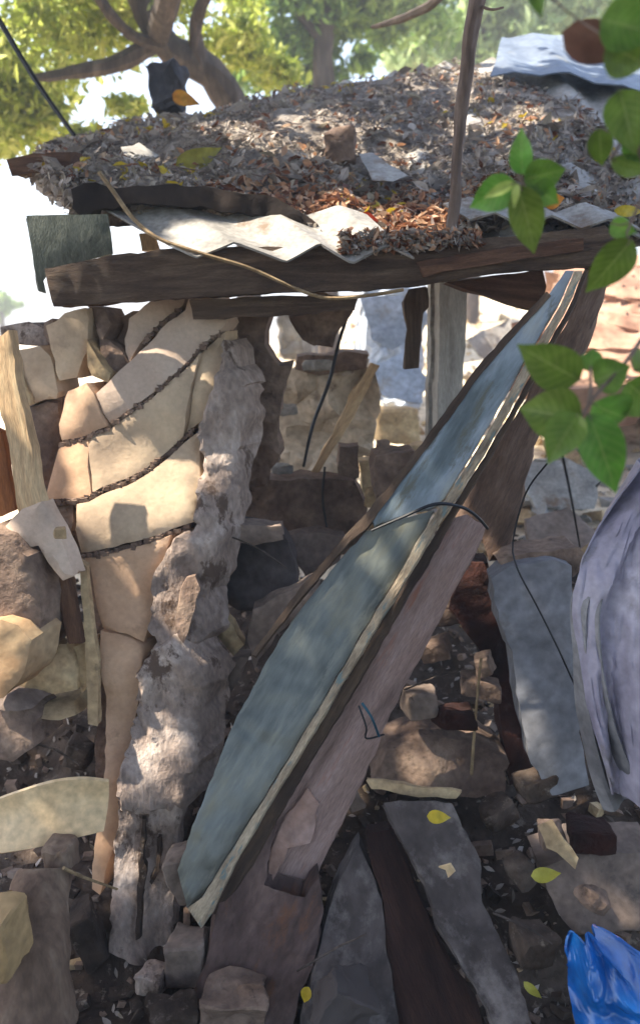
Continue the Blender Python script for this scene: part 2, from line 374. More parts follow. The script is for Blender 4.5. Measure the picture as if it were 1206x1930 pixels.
def ground():
    ys = [-3+.25*i for i in range(12)]; y = 0.0
    while y < 6: ys.append(y); y += .045
    while y < 700: ys.append(y); y *= 1.06
    ts = [i/110*2-1 for i in range(111)]
    V = []; mi = []
    for y in ys:
        w_ = 2.2+abs(y)*.75
        for t in ts: x = t*w_*(1+abs(t)**3*1.5); V.append((x, y, gz(x, y)))
    n = len(ts); Fs = []
    for i in range(len(ys)-1):
        for j in range(n-1):
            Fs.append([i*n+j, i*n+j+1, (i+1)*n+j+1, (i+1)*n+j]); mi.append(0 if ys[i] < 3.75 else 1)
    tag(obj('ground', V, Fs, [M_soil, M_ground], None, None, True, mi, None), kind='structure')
ground()
V = []; Fs = []
for i in range(81):
    x = -900+i*20
    h = 6.5+4*noise.noise(Vector((x*.006, 0, 0)))+4*noise.noise(Vector((x*.03, 3, 0)))
    for j, (dy, k) in enumerate(((-60, -.3), (0, .55), (60, 1), (160, .5), (260, -.4))): V.append((x, 640+dy, h*k*1.6+(0 if k < 0 else noise.noise(Vector((x*.05, dy, 0)))*2)))
for i in range(80):
    for j in range(4): Fs.append([i*5+j, (i+1)*5+j, (i+1)*5+j+1, i*5+j+1])
tag(obj('hills', V, Fs, M_hill, None, None, True, None, None), kind='structure')

B0 = [at(1010, 720, 5.2), at(1030, 600, 7.0), at(1060, 500, 9.5)]; B1 = [at(1400, 730, 5.2), at(1400, 600, 7.2), at(1400, 480, 9.5)]
tag(loft('hillside', B0, B1, 50, 90, mat('red_earth', ['#7c5a49', '#a07c66', '#b8947c'], 3, .8, 1, fine=14, speck=(4, .55, .65, '#7c5a48')), None, .3, .03, fn=lambda t, v, p: (0, 0, .24*(((v*8+t*.6+.35*noise.noise(p*.8)) % 1)-.5)+noise.noise(p*1.7)*.07)), kind='structure')

# ---------------------------------------------------------------- leaves
def leaf_cloud(pts, size, seed, norm=None, spread=1.0, curl=.3):
    """many small bent leaf faces; pts = list of Vector"""
    r = random.Random(seed); V = []; Fs = []
    for p in pts:
        s = size*r.uniform(.55, 1.35); a = Vector((r.gauss(0, 1), r.gauss(0, 1), r.gauss(0, 1)))
        if norm is not None: a = norm+a*spread*.5
        a.normalize(); b = a.orthogonal().normalized(); b.rotate(Matrix.Rotation(r.uniform(0, 6.3), 3, a)); c = a.cross(b)
        wv = s*r.uniform(.32, .5); cu = curl*r.uniform(-.3, 1.2)*s
        i = len(V)
        V += [p-b*s, p-b*s*.2+c*wv+a*cu, p+b*s*.45+c*wv*.7+a*cu, p+b*s+a*cu*.3, p+b*s*.45-c*wv*.7+a*cu, p-b*s*.2-c*wv+a*cu, p+b*s*.1]
        Fs += [[i, i+6, i+1], [i+1, i+6, i+2], [i+2, i+6, i+3], [i+3, i+6, i+4], [i+4, i+6, i+5], [i+5, i+6, i]]
    return V, Fs

def leaf_geo(base, tip, width, fold=.18, droop=.12, roll=0, n=9, shape='ovate'):
    base, tip = Vector(base), Vector(tip); d = tip-base; L = d.length; d.normalize()
    view = ((base+tip)/2-Vector((0, 0, CZ))).normalized(); c = d.cross(view).normalized()
    c.rotate(Matrix.Rotation(roll, 3, d)); a = c.cross(d); a = a if a.dot(view) < 0 else -a
    V = []; Fs = []; W = 5
    for i in range(n+1):
        t = i/n; wv = width*.5*(sin(pi*min(1, t**.72))**.85)*(1 if t < .75 else 1-.35*(t-.75)/.25) if 0 < t < 1 else 0.0008
        dr = -a*L*droop*(t-.0)**2*4*.5
        for j in range(W):
            u = j/(W-1)*2-1; V.append(base+d*L*t+c*u*wv+a*abs(u)*wv*fold+dr+a*sin(t*17+j)*L*.006)
    for i in range(n):
        for j in range(W-1): Fs.append([i*W+j, i*W+j+1, (i+1)*W+j+1, (i+1)*W+j])
    return V, Fs, [((k % W)/(W-1), (k//W)/n) for k in range(len(V))]

# ---------------------------------------------------------------- trees behind
FL = [(150, 140, 740, 800, 2.75, .03), (330, 318, 700, 740, 2.84, .022), (240, 232, 840, 880, 2.7, .02), (260, 254, 950, 1000, 2.62, .02), (230, 222, 1080, 1130, 2.55, .024), (222, 214, 1300, 1380, 2.42, .022), (210, 204, 1500, 1560, 2.28, .022), (196, 206, 830, 905, 2.74, .028), (214, 213, 935, 985, 2.64, .024), (197, 199, 985, 1010, 2.6, .03), (286, 278, 740, 800, 2.81, .022), (265, 267, 672, 700, 2.84, .02),
      (215, 196, 1165, 1260, 2.5, .026), (292, 276, 1100, 1195, 2.53, .028), (258, 255, 1265, 1310, 2.42, .024), (243, 232, 1400, 1480, 2.33, .024), (310, 306, 1030, 1060, 2.57, .02), (8, 24, 640, 800, 2.58, .03), (26, 60, 800, 940, 2.52, .03),
      (340, 375, 430, 455, 2.8, .05), (470, 480, 410, 420, 2.9, .04), (510, 530, 450, 475, 2.75, .06), (570, 575, 430, 450, 2.8, .045), (700, 740, 430, 445, 2.92, .06), (790, 810, 420, 430, 2.95, .06), (640, 650, 420, 430, 2.95, .05),
      (250, 260, 285, 290, 3.6, .06), (500, 560, 270, 300, 3.6, .07), (680, 700, 395, 405, 3.1, .07), (430, 440, 250, 260, 3.8, .05), (900, 1000, 250, 270, 4, .08)]
FLECK = [(x0+(x1-x0)*k/5, y0+(y1-y0)*k/5, Y, g) for x0, x1, y0, y1, Y, g in FL for k in range(6)]
FQ = [(at(x, y, Y), g) for x, y, Y, g in FLECK]
def in_gap(p):  # leaves dropped along sun rays, shaping crown gaps into light flecks
    for q, g in FQ:
        d = p-q; k = d.dot(sd)
        if k > .5 and (d-sd*k).length < g+.085: return True
    return False
def tree(label, cat, trunk, limbs, clusters, nleaf, size, ml, seed, group='trees behind the shack', mb=None):
    base = Vector(trunk[0][0]); t = thing('tree', label, cat, base, group)
    V, Fs = tube_geo([Vector(p) for p, r in trunk], [r for p, r in trunk], 12, 30, .03, seed)
    for L in limbs:
        v, f = tube_geo([Vector(p) for p, r in L], [r for p, r in L], 8, 16, .012, seed); k = len(V); V += v; Fs += [[i+k for i in q] for q in f]
    obj('trunk', V, Fs, mb or M_bark, t)
    r = random.Random(seed); pts = []
    tot = sum(c[1]**2 for c in clusters)
    for c, rad in clusters:
        c = Vector(c); subs = [c+Vector((r.gauss(0, 1), r.gauss(0, 1), r.gauss(0, .8)))*rad*.5 for _ in range(max(3, int(rad*16)))]
        for k in range(int(nleaf*rad**2/tot)):
            s = r.choice(subs); pts.append(s+Vector((r.gauss(0, 1), r.gauss(0, 1), r.gauss(0, .7)))*min(.22, rad*.25))
    pts = [p for p in pts if not in_gap(p)]
    v, f = leaf_cloud(pts, size, seed); obj('crown', v, f, ml, t, None, False)
    return t
def P3(px, py, Y): return tuple(at(px, py, Y))

tr = at(470, 190, 7.2); tr.z = gz(tr.x, 7.2)-.1
LT = tree('broad lime-leaved tree with forked grey trunk rising behind the left of the roof', 'tree',
     [(tr, .13), (P3(455, 300, 7.2), .1), (P3(410, 150, 7.1), .085), (P3(310, 80, 7.0), .13), (P3(250, -60, 6.9), .11), (P3(230, -330, 6.6), .07)],
     [[(P3(330, 90, 7.0), .06), (P3(240, 60, 6.8), .04), (P3(160, -40, 6.5), .04)],
      [(P3(380, 120, 7.0), .06), (P3(370, 40, 6.9), .045), (P3(430, -90, 6.6), .04)],
      [(P3(300, 60, 6.9), .1), (P3(330, -100, 6.3), .07), (P3(300, -500, 5.6), .05)],
      [(P3(290, 80, 7.0), .08), (P3(220, 120, 6.9), .06), (P3(60, 150, 6.8), .03)]],
     [(P3(60, 40, 7.5), .75), (P3(40, 170, 7.2), .42), (P3(120, 215, 7.3), .3), (P3(215, 20, 7.8), .2), (P3(330, -60, 7.6), .5), (P3(480, 50, 8), .38), (P3(-80, 120, 7), .6),
      (P3(20, 255, 7.4), .22), (P3(180, -80, 7.2), .6), (P3(240, 190, 8), .2), (P3(520, 110, 8.2), .28)], 15000, .055, M_crown, 3)
t2 = at(620, 200, 11); t2.z = gz(t2.x, 11)-.1
tree('mid green bushy tree showing over the middle of the littered roof', 'tree',
     [(t2, .18), (P3(610, 60, 11), .14), (P3(640, -200, 11), .1)], [[(P3(612, 80, 11), .07), (P3(540, 0, 10.8), .04), (P3(500, -60, 10.6), .02)]],
     [(P3(560, 60, 11), .6), (P3(650, 20, 11.5), .7), (P3(700, 90, 12), .35), (P3(740, -30, 11), .7), (P3(600, -120, 11), .9), (P3(480, 130, 10.5), .25), (P3(580, 140, 11.5), .3)], 9000, .085, M_crown2, 5)
t3 = at(900, 200, 15); t3.z = gz(t3.x, 15)-.1
tree('pale hazy green tree farthest back behind the roof ridge on the right', 'tree',
     [(t3, .2), (P3(900, 0, 15), .15), (P3(880, -200, 15), .1)], [],
     [(P3(860, 60, 15), 1.0), (P3(980, 30, 15), 1.1), (P3(1080, 10, 16), 1.0), (P3(780, 80, 15), .7), (P3(940, -120, 15), 1.4), (P3(1200, -20, 15), 1.1), (P3(850, 130, 16), .8), (P3(960, 120, 16), .8)], 12000, .12, M_crown3, 8)
q = at(2, 600, 34); q.z = -.3
tree('tiny dark distant tree at the left edge behind the wall top', 'tree', [(q, .2), (P3(4, 590, 34), .14), (P3(6, 575, 34), .08)], [], [(P3(2, 574, 34), .5), (P3(14, 580, 34.2), .35), (P3(-14, 572, 34), .5)], 900, .14, M_crown2, 31)
# unseen crowns shading the ruin; the rear tree is added to block sky light
cl = []
rr = random.Random(21)
for k in range(34): cl.append(((rr.uniform(-5.0, .6), rr.uniform(.6, 4.8), rr.uniform(4.9, 6.8)), rr.uniform(.5, .85)))
tree('tall tree left of the shack whose crown shades the ruin', 'tree',
     [((-4.6, 3.6, 0), .3), ((-4.4, 3.7, 2), .24), ((-4.2, 4.0, 4.3), .2), ((-3.8, 4.4, 6.4), .12)],
     [[((-4.0, 3.8, 4.3), .13), ((-2.6, 1.2, 5.6), .08), ((-1.2, .4, 6.2), .04)], [((-4.0, 3.8, 4.3), .12), ((-2.9, 5.0, 5.8), .08), ((-1.2, 5.6, 6.4), .04)]],
     cl, 36000, .09, M_over, 11)
cl = []
for k in range(44): cl.append(((rr.uniform(-4, 4.5), rr.uniform(-5, .6), rr.uniform(3.4, 6.4)), rr.uniform(.6, 1.0)))
for k in range(22): cl.append(((rr.uniform(-5, 5), rr.uniform(-5.5, -3.5), rr.uniform(1.0, 4)), rr.uniform(.6, 1.0)))
tree('added low tree, unseen behind the viewer, blocking sky light off the debris', 'tree',
     [((.9, -3.6, 0), .3), ((.8, -3.4, 2), .24), ((.5, -3.0, 4.3), .2), ((.2, -2.4, 6.0), .12)],
     [[((.8, -3.4, 2), .13), ((-1.8, -3.0, 3.8), .08), ((-3.0, -2.6, 5), .04)], [((.6, -3.2, 3.0), .12), ((2.6, -2.0, 4.4), .08), ((3.6, -1.2, 5.4), .04)]],
     cl, 17000, .13, M_over, 12)

# ---------------------------------------------------------------- shack roof
roof = thing('shack_roof', 'sagging corrugated shack roof with a pale blue sheet on the far right slope', 'roof', at(640, 470, 3.0))
RF = [(-60, 400, 3.3), (60, 400, 3.15), (225, 415, 2.9), (370, 470, 2.86), (650, 478, 2.84), (880, 430, 2.84), (1130, 425, 2.84), (1300, 430, 2.84)]
RB = [(60, 300, 4.9), (130, 262, 4.9), (240, 238, 4.9), (330, 215, 4.9), (600, 152, 5), (860, 108, 5.1), (1050, 98, 5.2), (1300, 170, 5.2)]
fr = [at(*p) for p in RF]; bk = [at(*p) for p in RB]
fr_r = resample(fr, 60, False); bk_r = resample(bk, 60, False)
PER = .285
def wave(x, a=.032): return a*(1-2*abs(((x/PER) % 1)*2-1))
def roof_sheet(name, k0, k1, m, lift=0, f0=0, f1=1, thick=.006, amp=.032):
    A = [p.copy() for p in fr_r[k0:k1+1]]; B = [p.copy() for p in bk_r[k0:k1+1]]
    nv = (k1-k0)*7; A = resample(A, nv, False); B = resample(B, nv, False); nu = 20; V = []
    for i in range(nv+1):
        for j in range(nu+1):
            t = f0+(f1-f0)*j/nu; p = A[i].lerp(B[i], t); w_ = wave(p.x, amp); p = p+Vector((0, -.3, .9))*(w_+lift)+nz(p*3)*.012; V.append(p)
    W = nu+1; n = len(V); Fs = []
    V += [v-Vector((0, -.003, thick)) for v in V]
    for i in range(nv):
        for j in range(nu):
            q = [i*W+j, (i+1)*W+j, (i+1)*W+j+1, i*W+j+1]; Fs.append(q); Fs.append([a+n for a in reversed(q)])
    for i in range(nv): a, b = i*W, (i+1)*W; Fs.append([a, a+n, b+n, b]); a, b = i*W+nu, (i+1)*W+nu; Fs.append([b, b+n, a+n, a])
    for j in range(nu): a, b = j, j+1; Fs.append([a, b, b+n, a+n]); a, b = nv*W+j, nv*W+j+1; Fs.append([b, a, a+n, b+n])
    o = obj(name, V, Fs, m, roof, None, True, None, 25); return o
roof_sheet('roof_sheet', 13, 31, M_sheet, -.05, .16)
roof_sheet('roof_sheet', 31, 47, M_sheet, -.045, .03)
roof_sheet('roof_sheet', 46, 58, M_sheet, -.03, .0)
def front_sheet():
    fpt = [(322, 462, 2.72), (372, 484, 2.71), (442, 455, 2.74), (540, 493, 2.70), (602, 457, 2.73), (664, 495, 2.70), (730, 462, 2.73), (780, 486, 2.70)]
    bpt = [(x-135+(x-318)*.1, 392+(y-470)*.75, Y+.27) for x, y, Y in fpt]
    A = resample([at(*p) for p in fpt], 56, False); B = resample([at(*p) for p in bpt], 56, False)
    return loft('roof_sheet', A, B, 14, 56, M_sheet, roof, .007, .004, smooth_curve=False, seed=4)
front_sheet()
fpt = [(884, 412, 2.79), (935, 400, 2.80), (985, 424, 2.78), (1040, 404, 2.79), (1095, 430, 2.77), (1150, 410, 2.78), (1210, 432, 2.77)]
loft('roof_sheet', resample([at(*p) for p in fpt], 40, False), resample([at(x-50, y-30, Y+.13) for x, y, Y in fpt], 40, False), 8, 40, M_sheet, roof, .007, .004, smooth_curve=False, seed=6)
b = roof_sheet('roof_sheet', 42, 58, M_blueroof, .05, .74, 1.1, amp=.012); b['label'] = 'pale blue sheet at the right of the ridge'

# litter mass over the sheets
LF = [(62, 312, 3.5), (92, 322, 3.25), (140, 372, 3.02), (250, 378, 3.0), (380, 372, 3.02), (500, 395, 3.0), (575, 428, 2.96), (660, 478, 2.89), (840, 466, 2.88), (900, 402, 2.95), (1040, 398, 2.95), (1150, 418, 2.92), (1300, 418, 2.92)]
LB = [(84, 274, 4.9), (130, 256, 4.95), (200, 240, 4.95), (285, 208, 4.95), (420, 190, 4.98), (470, 168, 4.98), (560, 150, 5), (700, 126, 5), (860, 100, 5.1), (930, 120, 4.8), (1080, 160, 4.4), (1160, 230, 4.0), (1300, 330, 3.6)]
lf = resample([at(*p) for p in LF], 150, False); lb = resample([at(*p) for p in LB], 150, False)
def lit(i, t, lift=0):
    p = lf[i].lerp(lb[i], t); e = min(1, t*9)
    h = noise.fractal(Vector((p.x*2.6, p.y*2.6, 1)), .8, 2.2, 6)*.085+noise.noise(Vector((p.x*1.3, p.y*1.3, 5)))*.05
    return p+Vector((0, 0, (h-.015)*(.3+.7*e)*(1-.55*t)-.07*t*t+.02*e+lift))
V = []; W = 71
for i in range(151):
    for j in range(W): V.append(lit(i, j/(W-1))+nz((i*.4, j*.4, 2))*.008)
n = len(V); V += [v-Vector((0, -.03, .045+.035*(1+noise.noise(v*5)))) for v in V]; Fs = []
for i in range(150):
    for j in range(W-1):
        q = [i*W+j, (i+1)*W+j, (i+1)*W+j+1, i*W+j+1]; Fs.append(q); Fs.append([a+n for a in reversed(q)])
for i in range(150): a, b = i*W, (i+1)*W; Fs.append([a, a+n, b+n, b]); a, b = i*W+W-1, (i+1)*W+W-1; Fs.append([b, b+n, a+n, a])
for j in range(W-1): a, b = j, j+1; Fs.append([a, b, b+n, a+n])
mi = [0]*len(Fs)
r = random.Random(5)
def scat(nl, size, sd, sel, norm=Vector((0, -.35, .9)), spread=1.3):
    pts = []
    while len(pts) < nl:
        i = r.randrange(0, 151); t = r.random()**1.25
        p = lit(i, t, r.uniform(0, .03))
        if sel(i/150, t, p): pts.append(p)
    return leaf_cloud(pts, size, sd, norm, spread)
def addl(vf, m_):
    global V, Fs, mi
    k = len(V); V += vf[0]; Fs += [[a+k for a in f] for f in vf[1]]; mi += [m_]*len(vf[1])
sun_warm = lambda a, t, p: r.random() < max(0, 1-abs(a-.58)*4.2)*max(0, 1-t*4)+.03  # massed rust leaves put warm sunlight into the litter's colour
addl(scat(14000, .0145, 1, lambda a, t, p: noise.noise(p*3.3)+.5*noise.noise(p*9) > -.22), 1)
addl(scat(450, .042, 12, lambda a, t, p: noise.noise(p*2.2) > .05, spread=1.8), 1)
addl(scat(500, .036, 2, lambda a, t, p: True), 1)
addl(scat(2600, .024, 3, sun_warm), 2)
addl(scat(160, .028, 4, lambda a, t, p: noise.noise(p*1.5) > .1), 3)
for k in range(420):
    i0 = r.randrange(2, 148); p = lit(i0, r.random()**1.2, r.uniform(.0, .03)); a = r.uniform(0, 6.3); L_ = r.uniform(.04, .2); d = Vector((cos(a), sin(a), r.uniform(-.2, .4)+.5*sin(a)))*L_
    vv, ff = tube_geo([p-d*.5, p+nz(p*9)*.02, p+d*.5], [.002, .003, .0015], 4, 5); addl((vv, ff), 4)
def spill(n_):
    o_ = []
    for _ in range(n_):
        x = r.uniform(640, 905); lo = 482-(x-650)*.09+14*noise.noise(Vector((x*.03, 0, 3)))+6*noise.noise(Vector((x*.12, 0, 3))); k = r.random()**.7
        o_.append(at(x, 432+(lo-432)*k, 2.80-.05*k-r.random()*.03))
    return o_
addl(leaf_cloud(spill(330), .02, 66, Vector((0, -.5, .7)), 2.0), 2); addl(leaf_cloud(spill(520), .017, 67, Vector((0, -.5, .7)), 2.2), 1)
# ragged leaves hanging over the front edge
pts = [lf[i]+Vector((r.gauss(0, .02), r.uniform(-.04, .02), r.uniform(-.06, .03))) for i in [r.randrange(8, 150) for _ in range(1700)]]
addl(leaf_cloud(pts, .02, 6, Vector((0, -.8, .3)), 1.6), 1)
LITTER = tag(obj('leaf_litter', V, Fs, [M_litsoil, M_dry, M_rust, M_yleaf, M_sap], None, None, False, mi), 'grey brown mat of dead leaves and twigs heaped over the roof', 'leaf litter', None, 'stuff')

# single things lying on the roof
def leafthing(name, label, cat, x, y, L, Wp, ang, Y, m, group=None, roll=0, fold=.5, droop=.3, kidz=None):
    s = Y/F; a = R(ang); b = at(x-cos(a)*L/2, y-sin(a)*L/2, Y); t = at(x+cos(a)*L/2, y+sin(a)*L/2, Y-.02)
    v, f, u_ = leaf_geo(b, t, Wp*s, fold, droop, roll); o = obj(name, v, f, m, None, u_, True, None, None)
    return tag(o, label, cat, group)
dl = 'fallen leaves standing out'
M_bigrust = mat('big_rust_leaf', ['#4f3830', '#7a5648', '#94705e'], 8, .3, .6, translucent=.25)
M_redl = mat('red_leaf', ['#7c2418', '#a03824', '#b44c30'], 8, .3, .6, translucent=.25)
M_orl = mat('orange_leaf', ['#b8681c', '#d68a2a', '#e0a440'], 8, .3, .6, translucent=.4)
leafthing('dry_leaf', 'large curled rust brown leaf standing upright in the middle of the roof litter', 'dry leaf', 492, 256, 60, 42, 60, 3.85, M_bigrust, dl, .3)
leafthing('dry_leaf', 'bright orange brown leaf just below the upright rust leaf on the roof', 'dry leaf', 500, 312, 44, 30, 80, 3.55, M_bigrust, dl, -.3)
leafthing('dry_leaf', 'red fallen leaf near the front edge of the roof litter', 'dry leaf', 694, 420, 44, 34, 15, 3.0, M_redl, dl)
leafthing('dry_leaf', 'small yellow leaf beside the red leaf at the front of the roof', 'dry leaf', 742, 402, 36, 20, -10, 3.06, M_yleaf, dl)
leafthing('dry_leaf', 'wide olive yellow leaf lying on the left of the roof', 'dry leaf', 372, 302, 84, 40, -15, 3.4, mat('olive_leaf', ['#7a742c', '#978f42', '#aba558'], 8, .3, .6, translucent=.3), dl, .2)
leafthing('dry_leaf', 'orange leaf caught under the dark stump on the ridge', 'dry leaf', 347, 186, 46, 24, 20, 4.72, M_orl, dl)
leafthing('dry_leaf', 'orange leaf behind the green leaf cluster at the right of the roof', 'dry leaf', 1044, 378, 40, 28, -15, 2.9, M_orl, dl)
leafthing('dry_leaf', 'yellow leaf at the right frame edge of the roof', 'dry leaf', 1186, 398, 60, 20, 3, 2.85, M_yleaf, dl)
rock('stump', 318, 168, 58, 88, 4.85, mat('charred_wood', ['#2e2c2e', '#454347', '#5a585e'], 6, .9, .9), None, seed=4, rough=.03)
tag(bpy.data.objects['stump'], 'dark rounded wood stump sitting on the ridge under the tree', 'stump')
slab('roof_scrap', [(228, 278), (262, 268), (300, 292), (280, 306), (240, 302)], PL(270, 3.6, 306, 3.45), .02, M_sheet, jag=4)
tag(bpy.data.objects['roof_scrap'], 'pale sheet scrap lying in litter on the left of the roof', 'scrap', 'broken sheet scraps')
o = slab('roof_scrap', [(676, 290), (700, 288), (768, 330), (740, 342), (702, 340)], PL(288, 3.6, 342, 3.3), .015, M_sheet, jag=4)
tag(o, 'pale grey sheet scrap lying in litter at the middle of the roof', 'scrap', 'broken sheet scraps')
o = rock('clod', 640, 280, 62, 66, 3.68, M_adobe, seed=9, rough=.02); tag(o, 'dark brown hollow clod in the middle of the roof litter', 'clod')
# batten end, and a dark strip painted as the litter's underside shade
o = slab('batten_and_shade', [(10, 300), (60, 288), (130, 286), (134, 312), (84, 322), (20, 332)], PL(290, 3.3, 330, 3.3), .06, M_brownw, back=35, jag=2, grain=90)
tag(o, 'short brown wooden batten end poking out at the far left of the roof', 'batten')
o = slab('batten_and_shade', [(134, 356), (160, 346), (240, 352), (330, 346), (420, 358), (520, 372), (600, 424), (560, 424), (490, 404), (380, 388), (240, 384), (180, 396), (156, 412), (136, 392)], PL(350, 2.93, 410, 2.91), .1, mat('litter_shade', ['#16110f', '#2a211c', '#3f332b'], 5, 1, .95), jag=6, rough=.012)
tag(o, 'dark strip painted as the shade under the front left edge of the litter', 'board')

# ---------------------------------------------------------------- beams
b = thing('eave_beam', 'long dark timber beam carrying the front edge of the roof', 'beam', at(600, 560, 2.8))
slab('timber', [(84, 506), (212, 480), (350, 466), (450, 464), (600, 468), (780, 470), (900, 452), (1040, 436), (1140, 424), (1164, 440), (1148, 500), (1060, 505), (950, 512), (830, 530), (700, 546), (540, 550), (370, 560), (200, 572), (102, 578)],
     PL(400, 2.755, 600, 2.76), .11, M_beam, b, jag=3, grain=-93, rough=.006, cell=14)
slab('splice_board', [(786, 494), (900, 474), (1100, 448), (1100, 470), (860, 508), (800, 520)], PL(400, 2.735, 600, 2.735), .018, M_brownw, b, jag=3, grain=-97)
o = slab('timber_block', [(50, 406), (204, 403), (214, 478), (100, 504), (78, 508), (88, 552), (74, 548)], PL(400, 2.88, 560, 2.88), .09, M_beamend, jag=2, back=-20, grain=0)
tag(o, 'grey green square timber end standing behind the left end of the beam', 'timber block')
o = slab('under_beam', [(356, 566), (500, 558), (672, 556), (668, 584), (520, 596), (440, 598), (364, 602)], PL(560, 2.84, 600, 2.84), .12, M_beam, jag=4, grain=-92)
tag(o, 'short dark timber tucked beneath the main beam above the wall', 'beam')
o = slab('rafter', [(840, 532), (1022, 508), (1030, 540), (1018, 586), (960, 572), (900, 552)], PL(500, 2.95, 590, 2.92), .1, M_brownw, jag=3, grain=-85)
tag(o, 'brown wedge shaped rafter end beneath the right of the beam', 'rafter')
o = slab('tan_strut', [(262, 440), (288, 440), (300, 470), (268, 472)], PL(430, 3.0, 470, 3.0), .05, M_tan, jag=1)
tag(o, 'small tan strut between the corrugated sheet and the beam at left', 'strut')

# cords and sticks about the roof
def cable(name, label, cat, P, rad, m, group=None, seg=6, rough=0):
    o = tube(name, P, rad, m, None, seg, None, rough); return tag(o, label, cat, group)
cable('cord', 'tan cord hanging from the roof litter across the beam', 'cord', [(188, 325, 2.94), (215, 362, 2.9), (250, 410, 2.84), (300, 450, 2.74), (380, 478, 2.72), (470, 505, 2.72), (560, 545, 2.72), (620, 562, 2.72), (700, 556, 2.72), (760, 546, 2.73)], [.008, .007, .006, .006], M_rope)
cable('hanging_wire', 'dark wire slanting down to the roof at the upper left', 'wire', [(-40, -30, 4.3), (30, 90, 4.3), (80, 170, 4.25), (140, 255, 4.2)], [.014, .014, .012], M_wire)
cable('dead_branch', 'bare curved dark twig above the middle of the roof', 'branch', [(700, 52, 5.6), (760, 34, 5.4), (810, 10, 5.2), (850, -30, 5.0)], [.012, .022, .026, .03], M_bark, rough=.006)
s = thing('sapling', 'thin bare sapling stem rising in front of the roof past the beam', 'sapling', at(846, 560, 2.9))
tube('stem', [(848, 515, 2.9), (849, 480, 2.85), (852, 430, 2.82), (862, 300, 2.8), (872, 190, 2.78), (884, 90, 2.76), (898, -10, 2.74), (912, -120, 2.72)], [.02, .019, .019, .02, .022, .026, .028], M_sap, s, 10, 50, .006)
tube('side_twig', [(896, 8, 2.75), (925, 18, 2.7), (948, 14, 2.66)], [.006, .004, .003], M_sap, s, 6)

# ---------------------------------------------------------------- the leaning block wall on the left
def yw(x, y):
    Y = interp(y, [(560, 2.9), (800, 2.76), (1050, 2.58), (1300, 2.42), (1550, 2.26), (1880, 2.06)])
    return Y+max(0, x-150)/1000*.28-max(0, 160-x)/1000*.5*-1
wall = thing('block_wall', 'bulging tan block wall with wide open cracks between its courses, left of the opening', 'wall', at(250, 1800, 2.1))
def wslab(poly, m, dy=0, seed=0, thick=.12, jag=5, back=18, name='wall_block', cell=15):
    return slab(name, poly, lambda x, y: yw(x, y)+dy, thick, m, wall, jag=jag, rough=.006, seed=seed, back=back, cell=cell, round_=.008)
L1 = [(262, 655), (300, 615), (345, 580), (352, 556)]
L2 = [(110, 836), (150, 829), (200, 808), (250, 772), (290, 742), (340, 698), (380, 654), (424, 616)]
L3 = [(78, 946), (138, 944), (165, 939), (190, 925), (250, 902), (300, 868), (345, 828), (374, 806)]
L4 = [(140, 1050), (215, 1037), (270, 1022), (320, 1004), (366, 989)]
def cut(L, x0, x1, dy):
    def yat(x):
        for (a, b), (c, d) in zip(L, L[1:]):
            if a <= x <= c: return b+(d-b)*(x-a)/(c-a)
        return L[0][1] if x < L[0][0] else L[-1][1]
    return [(x0, yat(x0)+dy)]+[(x, y+dy) for x, y in L if x0 < x < x1]+[(x1, yat(x1)+dy)]
wslab([(242, 600), (300, 555), (354, 530), (350, 560), (343, 576), (298, 610), (262, 649), (242, 682), (234, 640)], M_pink, .02, 1, jag=3)
wslab([(202, 722), (236, 688), (264, 660), (302, 620), (347, 585), (356, 556), (404, 552), (426, 606)]+cut(L2, 206, 420, -4)[::-1]+[(190, 778), (180, 742)], M_pink, 0, 2, jag=2.5)
wslab([(126, 738), (160, 722), (176, 742), (186, 778), (200, 803)]+cut(L2, 116, 196, -4)[::-1]+[(110, 800)], M_peach, -.004, 3, jag=3)
wslab(cut(L2, 168, 374, 5)+[(356, 740), (348, 800)]+[(344, 824)]+cut(L3, 172, 300, -6)[::-1]+[(168, 880)], M_plaster, 0, 4, jag=2.5)
wslab([(380, 663), (424, 624), (414, 700), (380, 792), (350, 816), (353, 800), (361, 742)], M_plaster, .015, 5, jag=2)
wslab(cut(L2, 112, 164, 4)+[(164, 880), (168, 936)]+cut(L3, 84, 160, -3)[::-1]+[(100, 880)], M_peach, -.003, 6, jag=2.5)
wslab(cut(L3, 144, 374, 8)+[(376, 900), (370, 982)]+cut(L4, 150, 360, -5)[::-1]+[(138, 1000)], M_plaster, -.006, 7, jag=2.5)
wslab([(84, 950), (138, 948), (134, 1000), (144, 1044), (116, 1020), (92, 970)], M_adobe, .03, 8)
wslab(cut(L4, 156, 320, 6)+[(308, 1060), (292, 1120), (280, 1180), (268, 1212), (238, 1196), (192, 1184), (176, 1120), (168, 1070)], M_peach, -.004, 9, jag=2.5)
wslab([(188, 1190), (236, 1202), (268, 1218), (258, 1330), (244, 1420), (234, 1500), (212, 1600), (186, 1690), (170, 1680), (176, 1600), (194, 1480), (200, 1400), (194, 1300), (188, 1250)], M_peach, .0, 10, jag=3)
wslab([(36, 770), (60, 762), (114, 748), (112, 830), (84, 940), (72, 940), (50, 840)], M_adobe, .05, 11)
rc_ = random.Random(8); V = []; Fs = []
